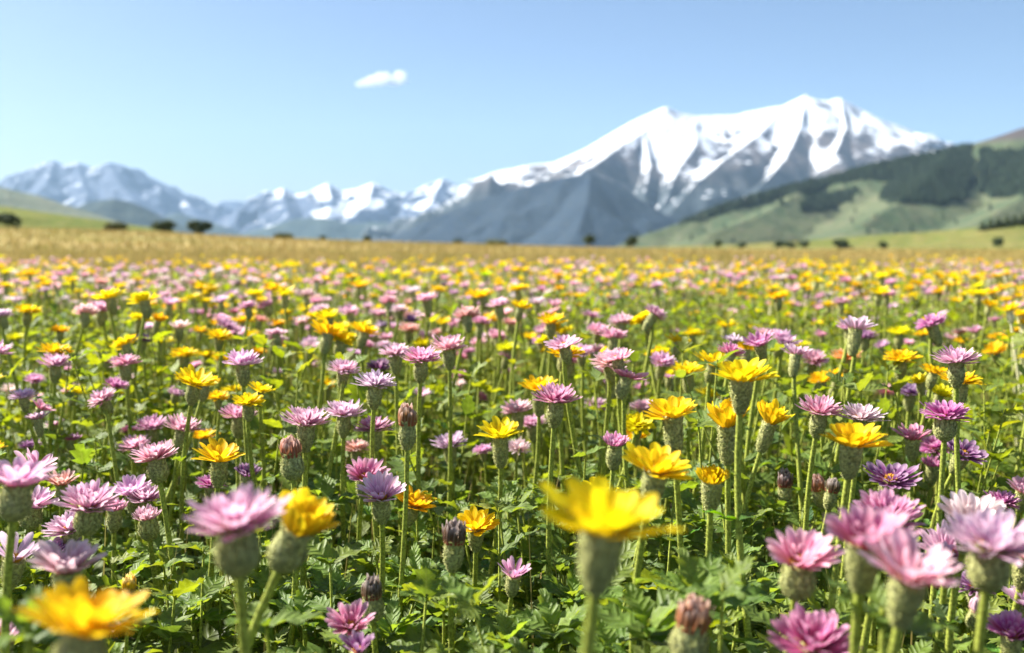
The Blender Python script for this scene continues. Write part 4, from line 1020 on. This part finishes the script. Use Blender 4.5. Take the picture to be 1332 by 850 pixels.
# ------------------------------------------------------------------ single trees and bushes along the field edge
tr = np.random.default_rng(41)
M_CROWN = [plain_mat('crown', (.05, .075, .032), (.10, .125, .05), 1.5, .8, .12), plain_mat('crown_light', (.09, .11, .035), (.17, .17, .06), 1.5, .8, .15)]
M_BARK = plain_mat('bark', (.08, .06, .045), (.16, .12, .09), 8)
clump = Geo().add([[-1, 0, 0], [.2, -.9, .15], [1, .1, -.05], [.1, .8, .3], [0, 0, .55]], T=[(0, 1, 4), (1, 2, 4), (2, 3, 4), (3, 0, 4)])
def tree(px, py, wpx, hpx, depth, name, label, light=0, cone=False, G=None):
    b = at_y(px, py, depth); zg = float(ground_z(b[0], b[1])) if G is None else float(height_on(G, np.array([b[0]]), np.array([b[1]]))[0])
    if G is not None: zg = max(zg, float(ground_z(b[0], b[1])))
    wd, ht = wpx * depth / F, hpx * depth / F
    root = link(name, None, None, label, 'tree' if 'tree' in name else 'bush', 'trees and bushes along the field edge'); root.location = (b[0], b[1], zg)
    m = 420
    if cone:
        t = tr.random(m) ** 1.5; rad = (1 - t) * wd / 2 * np.sqrt(tr.random(m)) * tr.uniform(.8, 1.1, m); th = tr.random(m) * 6.28
        loc = np.stack([rad * np.cos(th), rad * np.sin(th), ht * (.12 + .88 * t)], -1); s = wd * .10
    else:
        lob = [(tr.uniform(-.28, .28), tr.uniform(-.28, .28), tr.uniform(.42, .74), tr.uniform(.22, .34)) for _ in range(8)]
        L = np.array([lob[tr.integers(8)] for _ in range(m)]); d = tr.normal(size=(m, 3)); d /= np.linalg.norm(d, axis=1)[:, None]
        loc = (L[:, :3] + d * (L[:, 3] * tr.uniform(.55, 1.05, m))[:, None]) * np.array([wd, wd, ht]); loc[:, 2] = np.maximum(loc[:, 2], .08 * ht); s = wd * .085
    M = frames(tr.random(m) * 6.28, tr.normal(0, .7, m), tr.normal(0, .8, m), s * tr.uniform(.6, 1.5, m))
    cr = Geo().scatter(clump, M, loc)
    link('crown', cr.mesh('crown', M_CROWN[light], smooth=False), root)
    t = np.linspace(0, 1, 5)[:, None]
    tg = tube_geo(np.hstack([.03 * wd * np.sin(t * 5), .03 * wd * np.cos(t * 4) - .03 * wd, t * ht * (.9 if cone else .6) - .05]), np.linspace(.05, .015, 5) * wd, 6)
    if not cone:
        for q in range(4):
            a = q * 1.6; tg.merge(tube_geo([[0, 0, .25 * ht], [.15 * wd * math.cos(a), .15 * wd * math.sin(a), .45 * ht], [.26 * wd * math.cos(a), .26 * wd * math.sin(a), .62 * ht]], [.025 * wd, .018 * wd, .008 * wd], 5))
    link('trunk', tg.mesh('trunk', M_BARK), root)
    FOLK.append(dict(x=px, y=py - hpx / 2, w=max(wpx, 12), kind='tree', short=None, root=root, z=0, d=depth))
    return root
TREES = [(8, 300, 30, 20, 150, 'tree', 'dark rounded tree cut off by the left edge at the foot of the green hill', 0, 0, None),
 (150, 304, 30, 11, 150, 'bush', 'low olive bush at the foot of the green hill near the twin dark trees', 1, 0, None),
 (213, 302, 30, 19, 170, 'tree', 'taller dark tree of the twin trees below the blue range', 0, 0, None),
 (262, 307, 32, 20, 170, 'tree', 'wider dark tree of the twin trees, standing nearer the gap in the ranges', 0, 0, None),
 (369, 314, 26, 8, 160, 'bush', 'flat brownish bush under the pale gap between the ranges', 1, 0, None),
 (421, 316, 10, 8, 170, 'bush', 'tiny bush under the bright snowfield', 0, 0, None),
 (477, 319, 12, 10, 170, 'bush', 'small dark bush where the dark mountain begins', 0, 0, None),
 (596, 323, 14, 7, 160, 'bush', 'small bush under the left flank of the dark mountain', 0, 0, None),
 (646, 324, 28, 7, 160, 'bush', 'wide low bush in front of the pale valley floor', 1, 0, None),
 (766, 324, 16, 17, 180, 'tree', 'dark upright tree under the pointed dark mountain', 0, 0, None),
 (822, 324, 18, 17, 180, 'tree', 'dark round tree where the dark mountain meets the pasture slope', 0, 0, None),
 (935, 322, 12, 12, 330, 'tree', 'small dark tree at the start of the grassy rise', 0, 0, 'GR'),
 (965, 322, 12, 9, 330, 'tree', 'smaller tree next to the small dark tree on the grassy rise', 0, 0, 'GR'),
 (1015, 317, 14, 11, 380, 'tree', 'first tree of a short dark row on the grassy rise', 0, 0, 'GR'),
 (1030, 317, 14, 9, 380, 'tree', 'middle tree of a short dark row on the grassy rise', 0, 0, 'GR'),
 (1046, 317, 14, 11, 380, 'tree', 'last tree of a short dark row on the grassy rise', 0, 0, 'GR'),
 (1091, 314, 24, 10, 390, 'bush', 'dark spreading bush on the crest of the grassy rise', 0, 0, 'GR'),
 (1148, 331, 14, 11, 235, 'tree', 'round dark tree in the green strip at the edge of the golden field', 0, 0, 'GR'),
 (1297, 312, 16, 16, 300, 'tree', 'single dark tree below the row of conifers', 0, 0, 'GR'),
 (1265, 357, 18, 14, 13.5, 'bush', 'dusky weed bush among the last flowers near the white bloom', 1, 0, None),
 (1007, 347, 14, 10, 16, 'bush', 'little dark weed bush alone in the golden field', 1, 0, None)]
for k in range(7): TREES.append((1278 + k * 10.5, 294 - k * 1.1, 12 + (k * 5) % 4, 12 + (k * 7) % 6, 400, 'conifer_tree', ['first', 'second', 'third', 'fourth', 'fifth', 'sixth', 'seventh'][k] + ' conifer from the left in the dark row at the right edge', 0, 1, 'GR'))
for px, py, a, b, d, nm, lb, li, co, G in TREES: tree(px, py, a, b, d, nm, lb, li, bool(co), GR if G else None)

# ------------------------------------------------------------------ the leafy shoots in front, the cloud, the air
def shoot(px, py, depth, size, label, nl=7, col=(.09, .17, .03), tilt=0.35):
    """A leafy shoot whose top rosette is seen at (px, py)."""
    C = at(px, py, depth); root = link('leafy_shoot', None, None, label, 'plant', 'leafy shoots in front'); root.location = (C[0], C[1], 0)
    h = C[2]
    t = np.linspace(0, 1, 8)[:, None]; P = np.hstack([.012 * np.sin(t * 3) * (1 - t), .012 * t * (1 - t), t * h])
    link('stem', tube_geo(P, np.linspace(.0034, .0022, 8), 8, 0, 90, ug).mesh('stem', MSTEM), root)
    for k in range(nl + 6):
        top = k < nl; f = 1.0 if top else ug.uniform(.45, .93)
        az = k * 2.4 + ug.normal(0, .2); pit = (tilt + .09 * k if top else ug.uniform(.0, .4)) + ug.normal(0, .1)
        s = size * (1.15 - .075 * k if top else ug.uniform(.9, 1.25))
        m3 = frames([az], pit, ug.normal(0, .25), s)[0]
        lf = link('leaf', LEAF_ME[ug.integers(4)], root)
        lf.matrix_local = Matrix.Translation((0, 0, h * f - (.0 if not top else .002 * (nl - k)))) @ Matrix([list(x) for x in m3]).to_4x4()
        q = (1.0 + .07 * k if top else .75) * ug.uniform(.8, 1.2); lf.color = (min(col[0] * q * (1 + .03 * k), .22), min(col[1] * q, .26), col[2] * q, 1)
    return root
SHOOTS = [(722, 812, .86, 1.05, 'leafy shoot with big lobed leaves and a yellow tip below the small low pink aster'),
 (745, 770, 1.02, 1.0, 'leafy shoot with a lobed leaf fan in the dark gap under the largest daisy'),
 (660, 832, .84, .95, 'broad leaved shoot at the bottom edge below the low yellow daisy'),
 (795, 842, .80, .95, 'shoot of narrow pale leaves at the bottom edge under the largest daisy'),
 (842, 806, .72, 1.1, 'blurred leafy shoot between the largest daisy stem and the brownish bud'),
 (905, 762, .70, 1.0, 'soft blurred leaf tuft above the large brownish bud'),
 (935, 790, .90, 1.0, 'leafy shoot with toothed leaves beside the brownish bud'),
 (1000, 770, .98, 1.0, 'bright leafy shoot under the outer aster of the pink clump'),
 (962, 690, 1.18, 1.0, 'leafy shoot with wide leaves around the crossed daisy stems'),
 (955, 730, 1.08, 1.0, 'dark green shoot under the wide leaves of the daisy stems'),
 (1000, 662, 1.25, .9, 'leafy shoot beside the spiky dark bud'),
 (1150, 790, .56, .8, 'very blurred green tuft between the pale asters and the magenta one'),
 (540, 740, 1.08, .95, 'leafy shoot beside the stem of the lilac aster with the orange centre'),
 (440, 770, 1.0, 1.0, 'leafy shoot above the rose aster near the bottom'),
 (395, 800, .95, 1.0, 'dark leafy shoot below the tilted yellow daisy'),
 (350, 770, 1.02, 1.0, 'leafy shoot between the stems of the lilac aster and the tilted daisy'),
 (250, 790, .98, 1.0, 'dark glossy shoot below the biggest lilac aster'),
 (205, 720, 1.15, .9, 'small leaved shoot along the long stem of the pink trio'),
 (35, 805, .52, .7, 'blurred pale green tuft behind the corner yellow daisy'),
 (580, 790, 1.0, 1.0, 'leafy shoot at the foot of the low yellow daisy'),
 (510, 815, .92, 1.0, 'leafy shoot beside the rose aster at the bottom'),
 (415, 640, 1.3, .9, 'feathery leafy shoot under the broad dusty pink aster'),
 (650, 640, 1.25, .85, 'leafy shoot on the stem side of the neat yellow daisy'),
 (860, 690, 1.15, .95, 'leafy shoot under the sideways cupped daisy')]
for px, py, d, s, lb in SHOOTS: shoot(px, py, d, s, lb)

n = N('cloud'); p = n.pos()
MCLOUD = n.m
vol = n.node('VolumePrincipled', {'Color': (1, 1, 1), 'Density': .0095, 'Anisotropy': .0})
n.t.links.new(vol.outputs[0], n.out.inputs['Volume'])
g = Geo(); DC = 15000
for px, py, w_, h_ in ((476, 108, 14, 8), (484, 105.5, 15, 11), (494, 103, 15, 14), (501, 102, 13, 13), (508, 105, 13, 10), (519, 101, 13, 15), (524, 100, 9, 12), (514, 107, 17, 7), (468, 110, 10, 6), (529, 106, 6, 5)):
    c = at_y(px, py, DC); sub = Geo(); a = np.linspace(-math.pi / 2 + .001, math.pi / 2 - .001, 9)
    lathe(sub, np.stack([np.cos(a), np.sin(a)], -1), 14)
    k = DC / F; g.merge(sub, M=np.diag([w_ * k * .62, w_ * k * .62, h_ * k * .62]), loc=c)
link('cloud', g.mesh('cloud', MCLOUD), None, 'single small white cloud alone in the blue sky', 'cloud')

HAZE = 3.5e-5
n = N('haze'); vol = n.node('VolumePrincipled', {'Color': (.45, .68, 1.0), 'Density': HAZE, 'Anisotropy': .0})
n.t.links.new(vol.outputs[0], n.out.inputs['Volume'])
a, b, zt = 15000, -3.0, 1750
V = [(x, y, z) for z in (b, zt) for y in (-a, a) for x in (-a, a)]
g = Geo().add(V, [(0, 2, 3, 1), (4, 5, 7, 6), (0, 1, 5, 4), (2, 6, 7, 3), (1, 3, 7, 5), (0, 4, 6, 2)])
link('haze', g.mesh('haze', n.m, smooth=False), None, 'thin bluish air that fades the distant mountains', 'haze', None, 'stuff')

# ------------------------------------------------------------------ labels of the scattered flowers: colour, kind, and place beside a flower or tree that has a name of its own
marks = [f for f in FOLK if f['short']]
TM = {'taller dark tree of the twin trees below the blue range': 'the taller twin dark tree', 'dark rounded tree cut off by the left edge at the foot of the green hill': 'the tree at the left edge',
      'dark upright tree under the pointed dark mountain': 'the upright dark tree', 'dark round tree where the dark mountain meets the pasture slope': 'the round dark tree',
      'flat brownish bush under the pale gap between the ranges': 'the flat brownish bush', 'wide low bush in front of the pale valley floor': 'the wide low bush', 'small dark tree at the start of the grassy rise': 'the small tree on the grassy rise',
      'round dark tree in the green strip at the edge of the golden field': 'the tree in the green strip', 'single dark tree below the row of conifers': 'the tree below the conifers', 'dark spreading bush on the crest of the grassy rise': 'the spreading bush on the crest'}
for f in FOLK:
    s = TM.get(f['root'].get('label'))
    if s: marks.append(dict(f, short=s))
ALL = [(f['x'], f['y'], f['kind']) for f in FOLK if f['kind'] != 'tree'] + MASS_PX
P_ALL = {k: np.array([(a, b) for a, b, c in ALL if c == k]) for k in ('yellow_daisy', 'pink_aster')}
def sector(dx, dy): return np.where(np.abs(dx) > np.abs(dy) * 1.0, np.where(dx < 0, 0, 2), np.where(dy < 0, 1, 3))
WORD = ['left of', 'above', 'right of', 'below']; ORD = ['first', 'second', 'third', 'fourth', 'fifth', 'sixth', 'seventh', 'eighth', 'ninth', 'tenth']
cand = {}
for f in FOLK:
    if not f.get('fill'): continue
    best = []
    for m in marks:
        dx, dy = f['x'] - m['x'], f['y'] - m['y']; dd = math.hypot(dx, dy)
        if dd > 340: continue
        Q = P_ALL[f['kind']]; ax_, ay_ = Q[:, 0] - m['x'], Q[:, 1] - m['y']
        sec = int(sector(np.array(dx), np.array(dy)))
        r_ = int(((np.hypot(ax_, ay_) < dd - 1e-6) & (np.hypot(ax_, ay_) > 1) & (sector(ax_, ay_) == sec)).sum())
        if r_ < 10: best.append((r_ * 12 + dd * .3, r_, sec, m['short']))
    best.sort(key=lambda q: q[0]); cand[id(f)] = best[:12]
seen, left = set(), []
for f in sorted((f for f in FOLK if f.get('fill')), key=lambda f: -f['w']):
    what = 'daisy' if f['kind'] == 'yellow_daisy' else 'aster'
    col = f['colour'] + (' yellow' if f['colour'] == 'gold' else '')
    for _, r_, sec, short in cand[id(f)]:
        lb = f"{col.replace('gold yellow', 'golden yellow')} {what}, the {ORD[r_]} {what} {WORD[sec]} {short}"
        if lb.lower() not in seen and len(lb.replace(',', ' ').split()) <= 16:
            f['root']['label'] = lb; seen.add(lb.lower()); break
    else:
        left.append(f)
for f in left:
    if f['kind'] == 'yellow_daisy': f['root']['label'] = 'small blurred yellow daisy head in the crowded far rows'
    else: f['root']['label'] = 'small blurred %s aster head in the crowded far rows' % f['colour']
print('labels left', len(left), 'fill', len(cand), 'counts', count)
